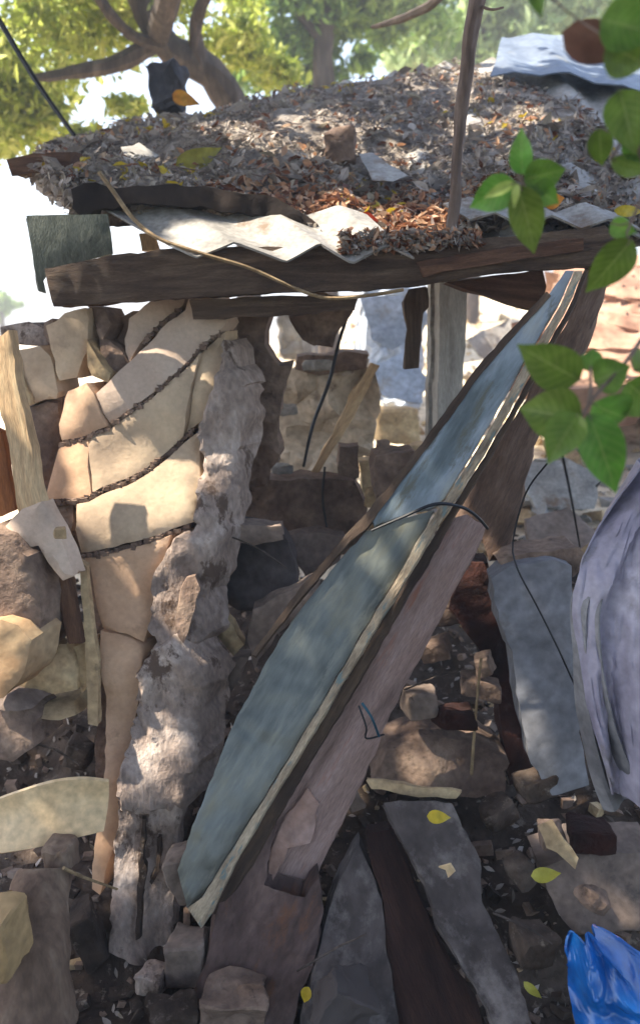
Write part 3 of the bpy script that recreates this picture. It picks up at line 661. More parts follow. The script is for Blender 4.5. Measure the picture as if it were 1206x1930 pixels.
for L_, n_ in ((L1, 40), (L2, 190), (L3, 230), (L4, 200)):
    for k in range(n_):
        x = rc_.uniform(L_[0][0]+8, L_[-1][0]-8); y = cut(L_, x, x+.1, 0)[0][1]+rc_.gauss(1.5, 2.5); q0 = at(x, y, yw(x, y)+rc_.uniform(.002, .03)); i = len(V); sz = rc_.uniform(.003, .009)
        for a in (-1, 1):
            for b_ in (-1, 1):
                for c_ in (-1, 1): V.append(q0+Vector((a*sz*rc_.uniform(.5, 1.6), b_*sz, c_*sz*rc_.uniform(.5, 1))))
        Fs += [[i, i+1, i+3, i+2], [i+4, i+6, i+7, i+5], [i, i+4, i+5, i+1], [i+2, i+3, i+7, i+6], [i, i+2, i+6, i+4], [i+1, i+5, i+7, i+3]]
mo = obj('mortar', V, Fs, M_adobe, wall, None, False); mo['kind'] = 'stuff'
# backing core that shows dark in the cracks
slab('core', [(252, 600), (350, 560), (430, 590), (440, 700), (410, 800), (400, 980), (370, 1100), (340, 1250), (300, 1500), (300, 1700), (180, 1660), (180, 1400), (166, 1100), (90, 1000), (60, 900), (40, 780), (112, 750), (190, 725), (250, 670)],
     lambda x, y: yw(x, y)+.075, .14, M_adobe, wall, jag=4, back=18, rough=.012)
# rough concrete pier along the broken edge
def pier(x, y): return yw(x, y)-.03
slab('pier', [(420, 640), (440, 690), (452, 700), (456, 730), (450, 800), (440, 870), (420, 960), (418, 1010), (400, 1090), (382, 1160), (378, 1210), (352, 1230), (318, 1190), (300, 1230), (280, 1180), (290, 1110), (308, 1040), (330, 1012), (364, 1000), (376, 880), (376, 810), (408, 720)],
     pier, .17, M_conc, wall, jag=8, rough=.02, back=25, seed=21, cell=10, ridge=.016, round_=.014)
slab('pier', [(290, 1215), (330, 1200), (360, 1226), (380, 1260), (386, 1300), (374, 1360), (366, 1430), (352, 1500), (340, 1534), (296, 1528), (270, 1540), (226, 1526), (222, 1490), (240, 1400), (255, 1310), (262, 1250)],
     lambda x, y: pier(x, y)-.02, .18, M_conc, wall, jag=9, rough=.022, back=25, seed=22, cell=10, ridge=.016, round_=.016)
slab('pier', [(222, 1512), (300, 1508), (342, 1512), (334, 1620), (324, 1740), (322, 1850), (302, 1868), (284, 1806), (262, 1786), (246, 1812), (206, 1794), (212, 1700), (218, 1610)], lambda x, y: pier(x, y)-.004, .13, M_conc, wall, jag=7, rough=.014, seed=24, cell=10, ridge=.01)
slab('crack_shade', [(268, 1545), (276, 1545), (270, 1620), (276, 1650), (266, 1700), (264, 1770), (256, 1774), (258, 1690), (262, 1640)], lambda x, y: pier(x, y)-.024, .03, M_soil, wall, jag=3, seed=27, cell=10)  # raised dark slivers paint in the shade of the pier's cracks
slab('crack_shade', [(296, 1580), (302, 1580), (300, 1640), (286, 1668), (282, 1662), (294, 1636)], lambda x, y: pier(x, y)-.024, .03, M_soil, wall, jag=3, seed=28, cell=10)
o = slab('dark_hole_patch', [(352, 1090), (368, 1086), (378, 1110), (360, 1170), (345, 1215), (330, 1180), (340, 1130)], lambda x, y: pier(x, y)-.035, .03, M_adobe, wall, jag=5, seed=25)  # dark patch stands in for the shaded hole in the pier
o = rock('rubble_stone', 285, 1845, 80, 66, 2.02, M_conc, seed=31, rough=.012); tag(o, 'rounded grey lump at the broken foot of the pier', 'stone')
# whitish side batten left of the wall
o = slab('batten', [(150, 1060), (164, 1070), (170, 1150), (186, 1250), (184, 1370), (166, 1366), (160, 1200), (152, 1100)], PL(1060, 2.5, 1370, 2.34), .04, M_stone, jag=2)
tag(o, 'slim pale vertical batten against the lower left edge of the wall', 'batten')

# loose blocks on and left of the wall
def blk(poly, label, m, Y, seed, thick=.14, back=18, dy=.06, jag=5, cat='block', group='loose blocks along the top of the wall', name='loose_block'):
    o = slab(name, poly, PL(min(p[1] for p in poly), Y+dy/2, max(p[1] for p in poly), Y-dy/2), thick, m, jag=jag, seed=seed, back=back, rough=.01, round_=.01)
    return tag(o, label, cat, group)
blk([(86, 614), (120, 590), (156, 580), (164, 600), (160, 660), (140, 712), (108, 718), (98, 680)], 'broad tan block standing on the wall top below the beam end', M_plaster, 2.86, 41)
blk([(160, 576), (192, 580), (206, 612), (190, 640), (176, 606)], 'small grey brown block leaning at the top of the broad tan block', M_adobe, 2.9, 42)
blk([(178, 618), (200, 640), (226, 660), (238, 690), (214, 704), (206, 728), (192, 690)], 'narrow dusty block right of the broad tan block', M_adobe, 2.87, 43)
blk([(164, 640), (176, 664), (204, 704), (198, 722), (170, 708), (162, 690)], 'thin triangular tan block wedged beside the broad tan block', M_stone, 2.83, 44)
blk([(30, 660), (70, 652), (92, 672), (108, 740), (104, 752), (58, 762), (40, 700)], 'upright pale block left of the broad tan block', M_plaster, 2.84, 45)
blk([(10, 664), (26, 668), (52, 740), (56, 764), (32, 766), (18, 710)], 'slim pale block at the far left of the wall top', M_stone, 2.82, 46)
blk([(0, 616), (50, 606), (84, 622), (88, 650), (60, 652), (20, 648), (0, 640)], 'row of low grey rubble behind the pale blocks at far left', M_conc, 2.96, 47)
blk([(80, 608), (96, 600), (112, 640), (104, 690), (88, 672)], 'dark narrow stone between two upright blocks', M_adobe, 2.95, 48)
blk([(226, 600), (250, 586), (246, 640), (236, 676), (222, 660)], 'brown block edge in the gap left of the cracked slab', M_adobe, 2.98, 49)
blk([(30, 768), (106, 760), (110, 790), (112, 850), (96, 940), (76, 930), (60, 860), (34, 800)], 'dusty brown block below the two upright pale blocks', M_adobe, 2.8, 50, cat='block')

# boards at the left edge
o = slab('leaning_board', [(2, 632), (14, 622), (22, 660), (40, 760), (60, 860), (78, 952), (64, 972), (34, 968), (24, 900), (8, 800), (-30, 640)], PL(620, 2.62, 1210, 2.34), .035, M_tan, jag=3, grain=-8, back=30)
tag(o, 'long pale tan board leaning along the left edge of the photo', 'board')
o = slab('leaning_board', [(-60, 780), (4, 815), (14, 880), (28, 962), (4, 974), (-60, 980)], PL(780, 2.58, 980, 2.5), .04, M_orange, jag=2, grain=-8)
tag(o, 'orange brown board cut off by the left edge behind the pale tan board', 'board')
blk([(-40, 1000), (10, 1010), (50, 1050), (70, 1130), (74, 1210), (50, 1250), (0, 1180), (-40, 1150)], 'big brown grey block at the left edge below the tan board', M_adobe, 2.34, 51, .2, group='fallen stones on the left heap')
blk([(-40, 1175), (0, 1170), (30, 1182), (54, 1210), (40, 1270), (0, 1320), (-40, 1330)], 'ochre yellow block at the left edge', mat('ochre_block', ['#84644a', '#a58462', '#b39a78'], 4, .4, .9), 2.24, 52, .16, group='fallen stones on the left heap')
blk([(48, 1228), (80, 1212), (120, 1216), (136, 1246), (140, 1304), (80, 1312), (18, 1306), (30, 1262)], 'pale flat topped stone in the left heap with a small crack', M_stone, 2.4, 53, .2, group='fallen stones on the left heap')
blk([(134, 1222), (160, 1214), (164, 1290), (150, 1312), (138, 1280)], 'slim pale stone squeezed beside the wall batten', M_stone, 2.42, 54, .1, group='fallen stones on the left heap')
blk([(72, 1330), (136, 1326), (140, 1350), (110, 1360), (76, 1356)], 'small pale slab under the flat topped stone', M_stone, 2.36, 55, .12, group='fallen stones on the left heap')
blk([(-20, 1340), (24, 1330), (56, 1366), (60, 1412), (20, 1440), (-20, 1436)], 'rounded brown stone above the cream trim', M_adobe, 2.28, 56, .16, group='fallen stones on the left heap')
blk([(-20, 1300), (40, 1318), (60, 1336), (30, 1342), (-20, 1338)], 'thin grey slab over the rounded brown stone', M_grey, 2.3, 57, .16, group='fallen stones on the left heap')
blk([(30, 1040), (62, 1046), (104, 1076), (100, 1090), (60, 1096), (44, 1080)], 'small brown stone in the hole beside the big brown block', M_adobe, 2.5, 58, .1, group='fallen stones on the left heap')
o = rock('pebble', 114, 1004, 24, 24, 2.36, M_stone, seed=5, rough=.003, depth=.035); tag(o, 'small pale round pebble stuck beside the tan board', 'pebble')
blk([(8, 992), (40, 960), (76, 946), (92, 980), (120, 1040), (140, 1086), (116, 1096), (84, 1060), (70, 1030), (40, 1034), (16, 1026)], 'pinkish broken plaster piece under the foot of the tan board', M_pink, 2.42, 59, .07, group='fallen stones on the left heap')
o = slab('stake', [(104, 1092), (126, 1086), (140, 1130), (156, 1212), (130, 1214), (112, 1140)], PL(1086, 2.46, 1214, 2.4), .04, M_brownw, jag=2, grain=-10); tag(o, 'short red brown stake in the hole beside the wall batten', 'stake')
# cream trim, log, twig
cr_ = loft('cream_trim', [at(-60, 1528, 2.0), at(40, 1492, 2.0), at(100, 1474, 2.0), at(160, 1470, 2.02), at(206, 1474, 2.04)],
     [at(-60, 1620, 1.94), at(20, 1606, 1.94), at(90, 1594, 1.95), at(150, 1578, 1.97), at(196, 1566, 2.0)], 8, 30, M_cream, None, .012, .002, fn=lambda t, v, p: (0, .022*sin(t*pi), .004*noise.noise(p*9)))
tag(cr_, 'curved cream plastic trim lying above the brown log at lower left', 'trim')
lg = thing('log', 'thick brown weathered log end standing in the lower left corner', 'log', at(60, 1900, 1.85))
tube('log_body', [(20, 2080, 1.66), (40, 1900, 1.74), (62, 1740, 1.82), (84, 1640, 1.9)], [.15, .135, .11, .07], M_log, lg, 20, 30, .018, 3)
rock('knob', 112, 1612, 70, 70, 1.93, M_log, lg, seed=12, rough=.01)
o = rock('rubble_stone', -5, 1770, 110, 180, 1.66, mat('ochre_stone', ['#8d7350', '#ad9066', '#b89f78'], 4, .4, .9), seed=61); tag(o, 'ochre stone leaning on the log at the bottom left edge', 'stone')
cable('twig', 'thin pale twig bridging the log knob and the pier', 'twig', [(120, 1636, 1.86), (160, 1654, 1.9), (222, 1676, 1.97)], [.005, .004, .003], M_rope)

# ---------------------------------------------------------------- inside the opening
def bl(name, poly, label, m, Y, seed, thick=.12, back=0, dy=0, jag=5, cat='slab', group=None, grain=0, rough=.01):
    o = slab(name, poly, PL(min(p[1] for p in poly), Y+dy, max(p[1] for p in poly), Y), thick, m, jag=jag, seed=seed, back=back, rough=rough, round_=.008, grain=grain)
    return tag(o, label, cat, group)
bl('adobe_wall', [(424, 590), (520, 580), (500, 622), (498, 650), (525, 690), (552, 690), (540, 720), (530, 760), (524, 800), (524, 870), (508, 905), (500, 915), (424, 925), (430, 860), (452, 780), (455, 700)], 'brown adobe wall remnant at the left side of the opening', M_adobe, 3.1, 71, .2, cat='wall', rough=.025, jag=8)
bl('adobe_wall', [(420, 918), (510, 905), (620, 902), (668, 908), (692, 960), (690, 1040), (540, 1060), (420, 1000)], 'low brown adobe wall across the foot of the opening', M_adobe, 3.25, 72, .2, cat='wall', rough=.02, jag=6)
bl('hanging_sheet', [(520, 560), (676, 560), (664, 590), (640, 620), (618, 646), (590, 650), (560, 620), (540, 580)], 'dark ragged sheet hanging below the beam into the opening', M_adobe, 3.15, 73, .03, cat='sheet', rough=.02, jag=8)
bl('block_pile', [(530, 700), (600, 690), (690, 690), (712, 720), (708, 790), (700, 850), (640, 905), (510, 905), (512, 850), (524, 770)], 'pale dusty broken wall seen through the opening', mat('dusty_wall', ['#8f7e6c', '#bba890', '#d8c8b2'], 3, .9, .9, fine=30, speck=(5, .56, .64, '#75604c')), 3.9, 74, .25, cat='wall', rough=.05, jag=12)
bl('block_pile', [(560, 672), (650, 662), (694, 668), (690, 694), (600, 708), (556, 696)], 'dark brown crust along the top of the pale broken wall', M_adobe, 3.85, 75, .3, cat='wall cap', rough=.02, jag=6)
bl('broken_stone', [(640, 842), (676, 840), (678, 900), (650, 918), (638, 900)], 'small dark upright stone on the low wall', M_adobe, 3.35, 76, .12, cat='stone', group='stones on the low wall')
bl('broken_stone', [(708, 862), (780, 850), (800, 870), (780, 950), (712, 960), (704, 900)], 'squat brown stone beside the painted board', M_adobe, 3.1, 77, .2, cat='stone', group='stones on the low wall')
bl('broken_stone', [(676, 870), (700, 868), (712, 930), (704, 960), (684, 950)], 'pale narrow stone between the two dark stones', M_stone, 3.5, 78, .12, cat='stone', group='stones on the low wall')
rock('broken_stone', 722, 842, 26, 34, 3.4, M_adobe, seed=14); tag(bpy.data.objects['broken_stone.003'], 'little round brown stone above the squat stone', 'stone', 'stones on the low wall')
bl('dusty_slab', [(390, 1030), (420, 986), (470, 992), (530, 1000), (556, 1060), (560, 1108), (500, 1150), (450, 1150), (392, 1110)], 'dark grey folded slab right of the pier', mat('charcoal_slab', ['#3a3432', '#524a48', '#665c58'], 5, .5, .9), 2.8, 81, .12, dy=.08, cat='slab', rough=.02)
bl('dusty_slab', [(420, 984), (440, 990), (530, 992), (534, 1018), (480, 1030), (430, 1018)], 'brown grey lip resting on top of the dark folded slab', M_grey, 2.76, 82, .1, cat='slab', rough=.012)
bl('dusty_slab', [(540, 1012), (600, 1006), (650, 1014), (640, 1060), (580, 1096), (556, 1060)], 'flat grey slab behind the painted board', M_grey, 2.95, 83, .1, dy=.06, cat='slab')
bl('dusty_slab', [(476, 1150), (560, 1110), (600, 1090), (600, 1130), (520, 1200), (480, 1260), (466, 1210)], 'light grey slab tilted beside the painted board', M_grey, 2.62, 84, .08, dy=.05, cat='slab')
bl('dusty_slab', [(384, 1130), (410, 1146), (440, 1180), (460, 1216), (440, 1238), (410, 1200), (384, 1180)], 'olive grey slab leaning on the pier', M_stone, 2.66, 85, .08, dy=.05, cat='slab')
bl('dusty_slab', [(386, 1270), (440, 1240), (470, 1240), (440, 1300), (400, 1340), (384, 1320)], 'purple grey fragment at the edge of the painted board', M_grey, 2.6, 86, .08, dy=.05, cat='slab')
for x, y, w_, h_, Y, l in [(536, 772, 44, 18, 3.8, 'sunlit white chip at the upper edge of the pale broken wall'), (530, 888, 46, 32, 3.45, 'bright white stone at the left end of the low adobe wall'), (700, 940, 26, 44, 3.2, 'pale chip squeezed beside the edge of the painted board'), (600, 690, 60, 20, 3.8, 'grey chip on the crust of the broken wall'), (790, 850, 60, 30, 4.2, 'yellowish stone behind the squat brown stone'), (740, 800, 90, 70, 5.2, 'yellowish heap stone in the sunlight beyond')]:
    o = rock('broken_stone', x, y, w_, h_, Y, M_sheet if 'white' in l or 'grey' in l else M_stone, seed=int(x), rough=.015); tag(o, l, 'stone', 'stones about the opening')
for poly, Y, m_, l in [([(680, 560), (760, 556), (770, 640), (740, 660), (700, 640), (690, 600)], 5.0, M_bw, 'upright pale blue sheet seen under the beam behind the wire'), ([(700, 690), (770, 660), (810, 720), (790, 760), (720, 745)], 4.9, M_bw, 'tilted pale blue sheet lying below the upright sheet'),
        ([(880, 640), (960, 600), (1000, 640), (930, 700)], 7.5, M_sheet, 'grey sheet lying in the sun right of the pale post'), ([(970, 880), (1060, 860), (1130, 900), (1120, 960), (1010, 960)], 4.4, M_sheet, 'flat grey slab in the sunlight under the green leaf cluster'), ([(990, 980), (1070, 960), (1130, 1010), (1080, 1040), (1000, 1030)], 3.6, M_grey, 'broken grey slab behind the bluish slab')]:
    o = slab('fallen_sheet', poly, PL(poly[0][1], Y+.15, poly[0][1]+100, Y-.1), .03, m_, jag=6, rough=.02, seed=poly[0][0]); tag(o, l, 'sheet', 'sheets lying beyond the opening')
# pale post and hanging thing
p_ = thing('support_post', 'pale grey square post standing in the sunlit opening', 'post', at(845, 900, 3.6))
slab('post_shaft', [(832, 520), (882, 528), (878, 640), (866, 800), (858, 900), (824, 900), (826, 780), (828, 640)], PL(500, 3.6, 900, 3.5), .1, M_white, p_, jag=2, back=-25, grain=0)
slab('side_strip', [(812, 530), (830, 530), (826, 660), (820, 780), (812, 900), (802, 900), (808, 780), (812, 640)], PL(500, 3.64, 900, 3.54), .06, M_sheet, p_, jag=3)
bl('hanging_scrap', [(770, 545), (806, 543), (808, 578), (798, 590), (794, 640), (790, 694), (764, 694), (764, 640), (768, 620), (762, 590), (760, 568)], 'dark knobbly timber scrap hanging from the beam left of the pale post', M_beam, 3.2, 91, .05, cat='scrap', jag=4)
bl('stick', [(580, 902), (590, 906), (640, 830), (690, 740), (714, 690), (700, 684), (660, 750), (620, 830)], 'straight pale stick leaning in front of the pale broken wall', M_tan, 3.4, 92, .03, cat='stick', jag=2, grain=30, dy=.2)
cable('wire', 'thin dark wire hanging beneath the dark sheet in the opening', 'wire', [(660, 580, 3.3), (640, 640, 3.3), (620, 720, 3.3), (590, 800, 3.25), (572, 880, 3.2)], [.007, .008, .006], M_wire)
cable('wire', 'thin wire lying down the low adobe wall', 'wire', [(612, 880, 3.2), (608, 940, 3.2), (616, 1000, 3.18), (612, 1040, 3.16)], [.005, .005, .004], M_wire)
o = rock('white_rubble', 735, 640, 120, 190, 6.5, M_bw, seed=17, rough=.06); tag(o, 'large blue white rubble lump lit by sun beyond the opening', 'rubble')
tag(rock('white_rubble', 745, 735, 110, 60, 6.0, M_bw, seed=18, rough=.05, tilt=20), 'flat blue white sheet fallen below the large lump', 'rubble')
tag(rock('white_rubble', 560, 622, 70, 110, 7.5, M_sheet, seed=19, rough=.05), 'pale grey shape seen through the hole right of the wall', 'rubble')

# ---------------------------------------------------------------- painted board
yp = lambda x, y: PL(500, 2.71, 1750, 2.04)(x, y)
pb = thing('painted_board', 'long blue green painted door board leaning diagonally across the ruin', 'board', at(420, 1740, 2.05))
slab('upper_panel', [(1066, 508), (1082, 508), (1052, 575), (1010, 645), (975, 705), (925, 795), (880, 870), (838, 938), (822, 952), (770, 966), (706, 990), (700, 975), (760, 900), (830, 808), (900, 712), (960, 640), (1030, 560)], lambda x, y: yp(x, y)-.008, .022, mat('blue_paint_with_sheen', ['#4f5859', '#717c80', '#9099a0', '#a3a294'], 3, .4, .3, stretch=(3.6, .7, 1), coord='UV', fine=24, speck=(5, .56, .64, '#5c5c50'), spec=.7, bd=.006, fv=.2), pb, jag=1.5, grain=32, rough=.002, back=(0, .8, -.6), cell=13)  # paler colour stands in for sky sheen on the upper panel
slab('lower_panel', [(690, 1000), (770, 974), (818, 960), (790, 1010), (740, 1098), (690, 1180), (620, 1300), (560, 1400), (500, 1500), (430, 1610), (380, 1690), (352, 1710), (334, 1640), (368, 1545), (406, 1450), (446, 1350), (494, 1262), (550, 1170), (624, 1075)], lambda x, y: yp(x, y)+.004, .025, M_green, pb, jag=3, grain=32, rough=.004, back=(0, .8, -.6), cell=13)
slab('moulding', [(1082, 508), (1098, 508), (1070, 570), (1020, 660), (960, 770), (900, 870), (842, 962), (800, 1030), (740, 1130), (660, 1262), (590, 1380), (520, 1492), (440, 1630), (398, 1720), (378, 1750), (352, 1712), (380, 1692), (430, 1612), (500, 1502), (560, 1402), (620, 1302), (690, 1182), (740, 1100), (790, 1012), (838, 942), (882, 872), (930, 795), (976, 706), (1012, 646), (1054, 576)], lambda x, y: yp(x, y)-.022, .03, M_trim, pb, jag=1.5, grain=31, rough=.004, back=(.2, .8, -.5), cell=18, round_=.006)
slab('groove_strip', [(1100, 508), (1108, 508), (1079, 580), (1031, 668), (970, 780), (908, 884), (853, 976), (810, 1050), (750, 1154), (676, 1284), (606, 1400), (540, 1510), (478, 1620), (412, 1726), (402, 1722), (444, 1632), (524, 1494), (594, 1382), (664, 1264), (744, 1132), (804, 1032), (846, 964), (904, 872), (964, 772), (1024, 662), (1074, 572)], lambda x, y: yp(x, y)+.012, .03, mat('dark_rail', ['#261d18', '#44362c', '#62503f'], 2.2, .6, .85, stretch=(12, 1.4, 1), coord='UV', fine=30), pb, jag=2, grain=31, rough=.003, back=(.2, .8, -.5), cell=13)
slab('edge_rail', [(1030, 548), (1038, 556), (966, 634), (904, 706), (836, 800), (766, 894), (706, 976), (690, 996), (660, 1020), (560, 1136), (482, 1236), (474, 1232), (548, 1130), (650, 1008), (690, 966), (760, 880), (828, 788), (896, 694), (958, 624)], lambda x, y: yp(x, y)-.014, .03, M_beam, pb, jag=2, grain=35, rough=.003, back=(0, .8, -.6), cell=13)
# board beside it
ys_ = PL(980, 2.5, 1760, 2.12)
wb = thing('weathered_board', 'pinkish grey peeling board leaning just right of the painted board', 'board', at(560, 1740, 2.15))
slab('board', [(842, 984), (880, 968), (916, 990), (908, 1016), (860, 1106), (810, 1206), (764, 1290), (722, 1376), (712, 1410), (690, 1450), (660, 1520), (620, 1600), (580, 1680), (548, 1742), (520, 1734), (470, 1726), (440, 1716), (480, 1610), (524, 1520), (590, 1400), (664, 1284), (738, 1160), (800, 1050)], lambda x, y: ys_(x, y)+.01, .05, M_weath, wb, jag=4, grain=31, rough=.006, back=(.1, .9, -.4), cell=15, round_=.006)
slab('peeling_strip', [(540, 1540), (580, 1490), (600, 1520), (585, 1590), (540, 1600), (520, 1650), (490, 1716), (484, 1712), (506, 1650), (512, 1600)], lambda x, y: ys_(x, y)-.004, .014, mat('pink_flake', ['#80604f', '#a58474', '#b79c92'], 4, .6, .9), wb, jag=5)
yq = PL(440, 2.82, 1120, 2.6)
o = slab('leaning_post', [(1092, 470), (1156, 440), (1164, 470), (1136, 560), (1108, 640), (1070, 730), (1010, 820), (990, 900), (972, 980), (958, 1052), (920, 1060), (906, 1020), (920, 992), (880, 960), (852, 972), (906, 888), (970, 786), (1030, 674), (1078, 584), (1104, 520)], lambda x, y: yq(x, y)+.04, .12, M_post, jag=5, grain=25, rough=.014, back=(.3, .9, 0), cell=16, round_=.012, seed=3)
tag(o, 'broad rough brown post slanting up to the right end of the beam', 'post')
o = slab('leaning_post', [(870, 1060), (920, 1062), (930, 1130), (960, 1230), (990, 1340), (1000, 1470), (960, 1480), (940, 1330), (900, 1220), (846, 1150)], PL(1060, 2.72, 1480, 2.5), .12, M_red, jag=5, rough=.015, seed=5)
tag(o, 'dark red brown timber slanting down beside the bluish slab', 'timber')
# wires
cable('wire', 'black wire crossing the painted board at its break', 'wire', [(700, 1000, 2.37), (760, 974, 2.36), (820, 950, 2.36), (870, 956, 2.4), (900, 975, 2.42), (918, 996, 2.46)], [.004, .006, .005], M_wire)
cable('wire', 'small looped blue wire on the weathered board', 'wire', [(682, 1325, 2.24), (700, 1352, 2.22), (714, 1388, 2.24)], [.004, .004], M_bwire)
cable('wire', 'small dark wire crossing the looped blue wire', 'wire', [(676, 1330, 2.25), (690, 1370, 2.22), (690, 1392, 2.24), (724, 1384, 2.25)], [.003, .003], M_wire)
cable('wire', 'long thin wire hanging over the bluish slab', 'wire', [(1030, 874, 2.2), (990, 930, 2.3), (966, 1020, 2.35), (974, 1070, 2.3), (1010, 1140, 2.25), (1050, 1220, 2.22), (1086, 1300, 2.22)], [.003, .003, .003], M_wire)
cable('wire', 'dark stem hanging below the lower leaf cluster', 'stem', [(1060, 862, 1.5), (1074, 930, 1.6), (1092, 1030, 1.7)], [.003, .002], M_wire)

# ---------------------------------------------------------------- right side
o = slab('bluish_slab', [(926, 1092), (960, 1070), (1040, 1056), (1076, 1066), (1080, 1130), (1078, 1200), (1084, 1290), (1096, 1400), (1110, 1480), (1040, 1500), (1000, 1440), (980, 1330), (966, 1230), (940, 1170)], PL(1060, 2.5, 1500, 2.3), .1, M_blues, jag=5, rough=.01, seed=9, grain=-10)
tag(o, 'tall bluish grey slab leaning left of the lilac tarp', 'slab')
bl('cement_lump', [(940, 1062), (1000, 1042), (1090, 1032), (1110, 1052), (1080, 1090), (1076, 1064), (1020, 1062), (960, 1078)], 'brown mortar lump along the top of the bluish slab', M_adobe, 2.55, 101, .15, cat='mortar')
def tf(t, v, p): return (0, .07*sin(t*11+v*2.2)*(1-.3*v)+.03*sin(t*23+v*5)+.016*abs(noise.noise(Vector((t*9+v*4, v*3, 1))))*2-.012*abs(noise.noise(Vector((t*22, v*9, 4))))*2, .01*noise.noise(p*8))
tp = thing('tarp', 'crumpled lilac blue tarp hanging at the right edge', 'tarp', at(1180, 1500, 1.95))
loft('tarp_sheet', [at(1212, 880, 2.1), at(1160, 980, 2.05), at(1112, 1080, 2.0), at(1096, 1180, 1.96), at(1110, 1300, 1.92), at(1130, 1400, 1.9), at(1152, 1500, 1.88)],
     [at(1400, 800, 2.2), at(1400, 980, 2.1), at(1400, 1080, 2.05), at(1400, 1180, 2.0), at(1400, 1300, 1.96), at(1400, 1440, 1.92), at(1400, 1560, 1.9)], 90, 110, M_tarp, tp, .004, .008, fn=tf)
loft('tarp_lining', [at(1130, 1030, 2.12), at(1080, 1130, 2.06), at(1082, 1240, 2.02), at(1092, 1350, 1.98), at(1108, 1450, 1.95), at(1136, 1528, 1.93)],
     [at(1180, 1040, 2.1), at(1130, 1130, 2.0), at(1128, 1240, 1.96), at(1150, 1350, 1.93), at(1190, 1450, 1.9), at(1226, 1500, 1.9)], 10, 40, M_tarpd, tp, .004, .006, fn=lambda t, v, p: (0, .02*sin(t*9+v*3), 0))
# lower boards
ll = thing('lichened_board', 'grey lichened board slanting down to the lower right with a yellow leaf on it', 'board', at(900, 1900, 1.9))
slab('board', [(722, 1512), (790, 1508), (852, 1512), (880, 1570), (904, 1620), (908, 1700), (940, 1760), (976, 1840), (1010, 1960), (950, 2000), (920, 1900), (860, 1800), (820, 1730), (800, 1660), (760, 1590)], PL(1510, 2.2, 1950, 1.78), .035, M_lich, ll, jag=5, grain=-28, rough=.006, back=(0, .6, -.8), cell=14)
o = slab('dark_plank', [(690, 1570), (732, 1566), (770, 1640), (810, 1740), (850, 1830), (900, 1900), (930, 2000), (760, 2000), (740, 1880), (726, 1780), (722, 1700), (700, 1630)], PL(1560, 2.24, 1950, 1.86), .05, mat('dark_red_timber', ['#1c110f', '#33201a', '#4a3228'], 2.2, .6, .9, stretch=(10, 1.2, 1), coord='UV'), jag=3, grain=-20, rough=.006)
tag(o, 'dark red brown plank lying left of the lichened board', 'plank')
o = slab('mottled_plank', [(650, 1640), (676, 1590), (700, 1640), (722, 1720), (728, 1800), (746, 1900), (750, 2000), (560, 2000), (580, 1900), (600, 1800), (620, 1720)], PL(1590, 2.22, 1950, 1.84), .07, M_lich, jag=6, grain=5, rough=.01)
tag(o, 'mottled grey plank at the bottom between the weathered board and dark plank', 'plank')
o = slab('rotten_plank', [(430, 1640), (500, 1500), (520, 1560), (490, 1720), (550, 1744), (600, 1660), (610, 1720), (590, 1820), (560, 1900), (540, 2000), (330, 2000), (380, 1840), (400, 1760)], PL(1500, 2.24, 1950, 1.88), .08, mat('purple_brown_timber', ['#3a2c28', '#5a4842', '#77625a'], 4, .8, .9, stretch=(2.5, 1, 1), coord='UV', speck=(5, .56, .66, '#6a4a38')), jag=6, grain=22, rough=.014)
tag(o, 'rotten purple brown plank under the feet of the two leaning boards', 'plank')
bl('stone_slab', [(1020, 1640), (1090, 1612), (1240, 1610), (1240, 1760), (1090, 1762), (1050, 1720)], 'broad dark grey slab above the blue plastic bag', M_grey, 2.0, 111, .16, dy=.12, cat='slab')
bl('stone_slab', [(730, 1420), (800, 1392), (900, 1400), (960, 1440), (950, 1500), (860, 1506), (760, 1500), (700, 1480)], 'dark brown slab above the head of the lichened board', M_adobe, 2.4, 112, .2, dy=.1, cat='slab')
for i, (x, y, w_, h_, Y, l) in enumerate([(850, 1140, 90, 60, 2.75, 'brown stone under the right post'), (820, 1220, 60, 44, 2.65, 'small brown stone beside the weathered board edge'),
        (900, 1290, 90, 44, 2.6, 'flat tan stone in the dark hollow'), (912, 1252, 36, 50, 2.58, 'little upright tan stone on the flat tan stone'), (790, 1320, 80, 60, 2.52, 'grey brown stone right of the weathered board'),
        (1040, 1570, 60, 50, 2.15, 'light brown splintered stone right of the lichened board'), (980, 1640, 50, 70, 2.1, 'upright brown stone beside the yellow leaf'),
        (860, 1350, 90, 50, 2.5, 'red brown stone beside the hanging twig'), (940, 1530, 90, 60, 2.3, 'dark stone in the shadow right of the lichened board'), (1110, 1570, 100, 60, 2.15, 'black brown stone under the tarp hem'),
        (660, 1500, 40, 60, 2.3, 'narrow stone at the head of the dark plank'), (350, 1640, 60, 120, 2.2, 'grey stone between the pier and painted board foot'), (360, 1800, 90, 110, 2.05, 'brown stone beneath the painted board foot'),
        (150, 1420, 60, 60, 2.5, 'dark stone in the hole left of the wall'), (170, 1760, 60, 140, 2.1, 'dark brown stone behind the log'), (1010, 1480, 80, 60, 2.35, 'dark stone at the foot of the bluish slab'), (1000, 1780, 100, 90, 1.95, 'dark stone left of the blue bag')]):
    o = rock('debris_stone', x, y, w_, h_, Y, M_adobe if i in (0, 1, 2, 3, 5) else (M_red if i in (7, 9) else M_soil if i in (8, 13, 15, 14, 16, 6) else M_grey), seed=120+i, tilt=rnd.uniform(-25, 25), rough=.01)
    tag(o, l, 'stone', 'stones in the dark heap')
cable('twig', 'thin pale twig standing in the dark hollow', 'twig', [(906, 1240, 2.5), (900, 1300, 2.48), (892, 1400, 2.46), (888, 1460, 2.44)], [.005, .005, .006], M_rope)
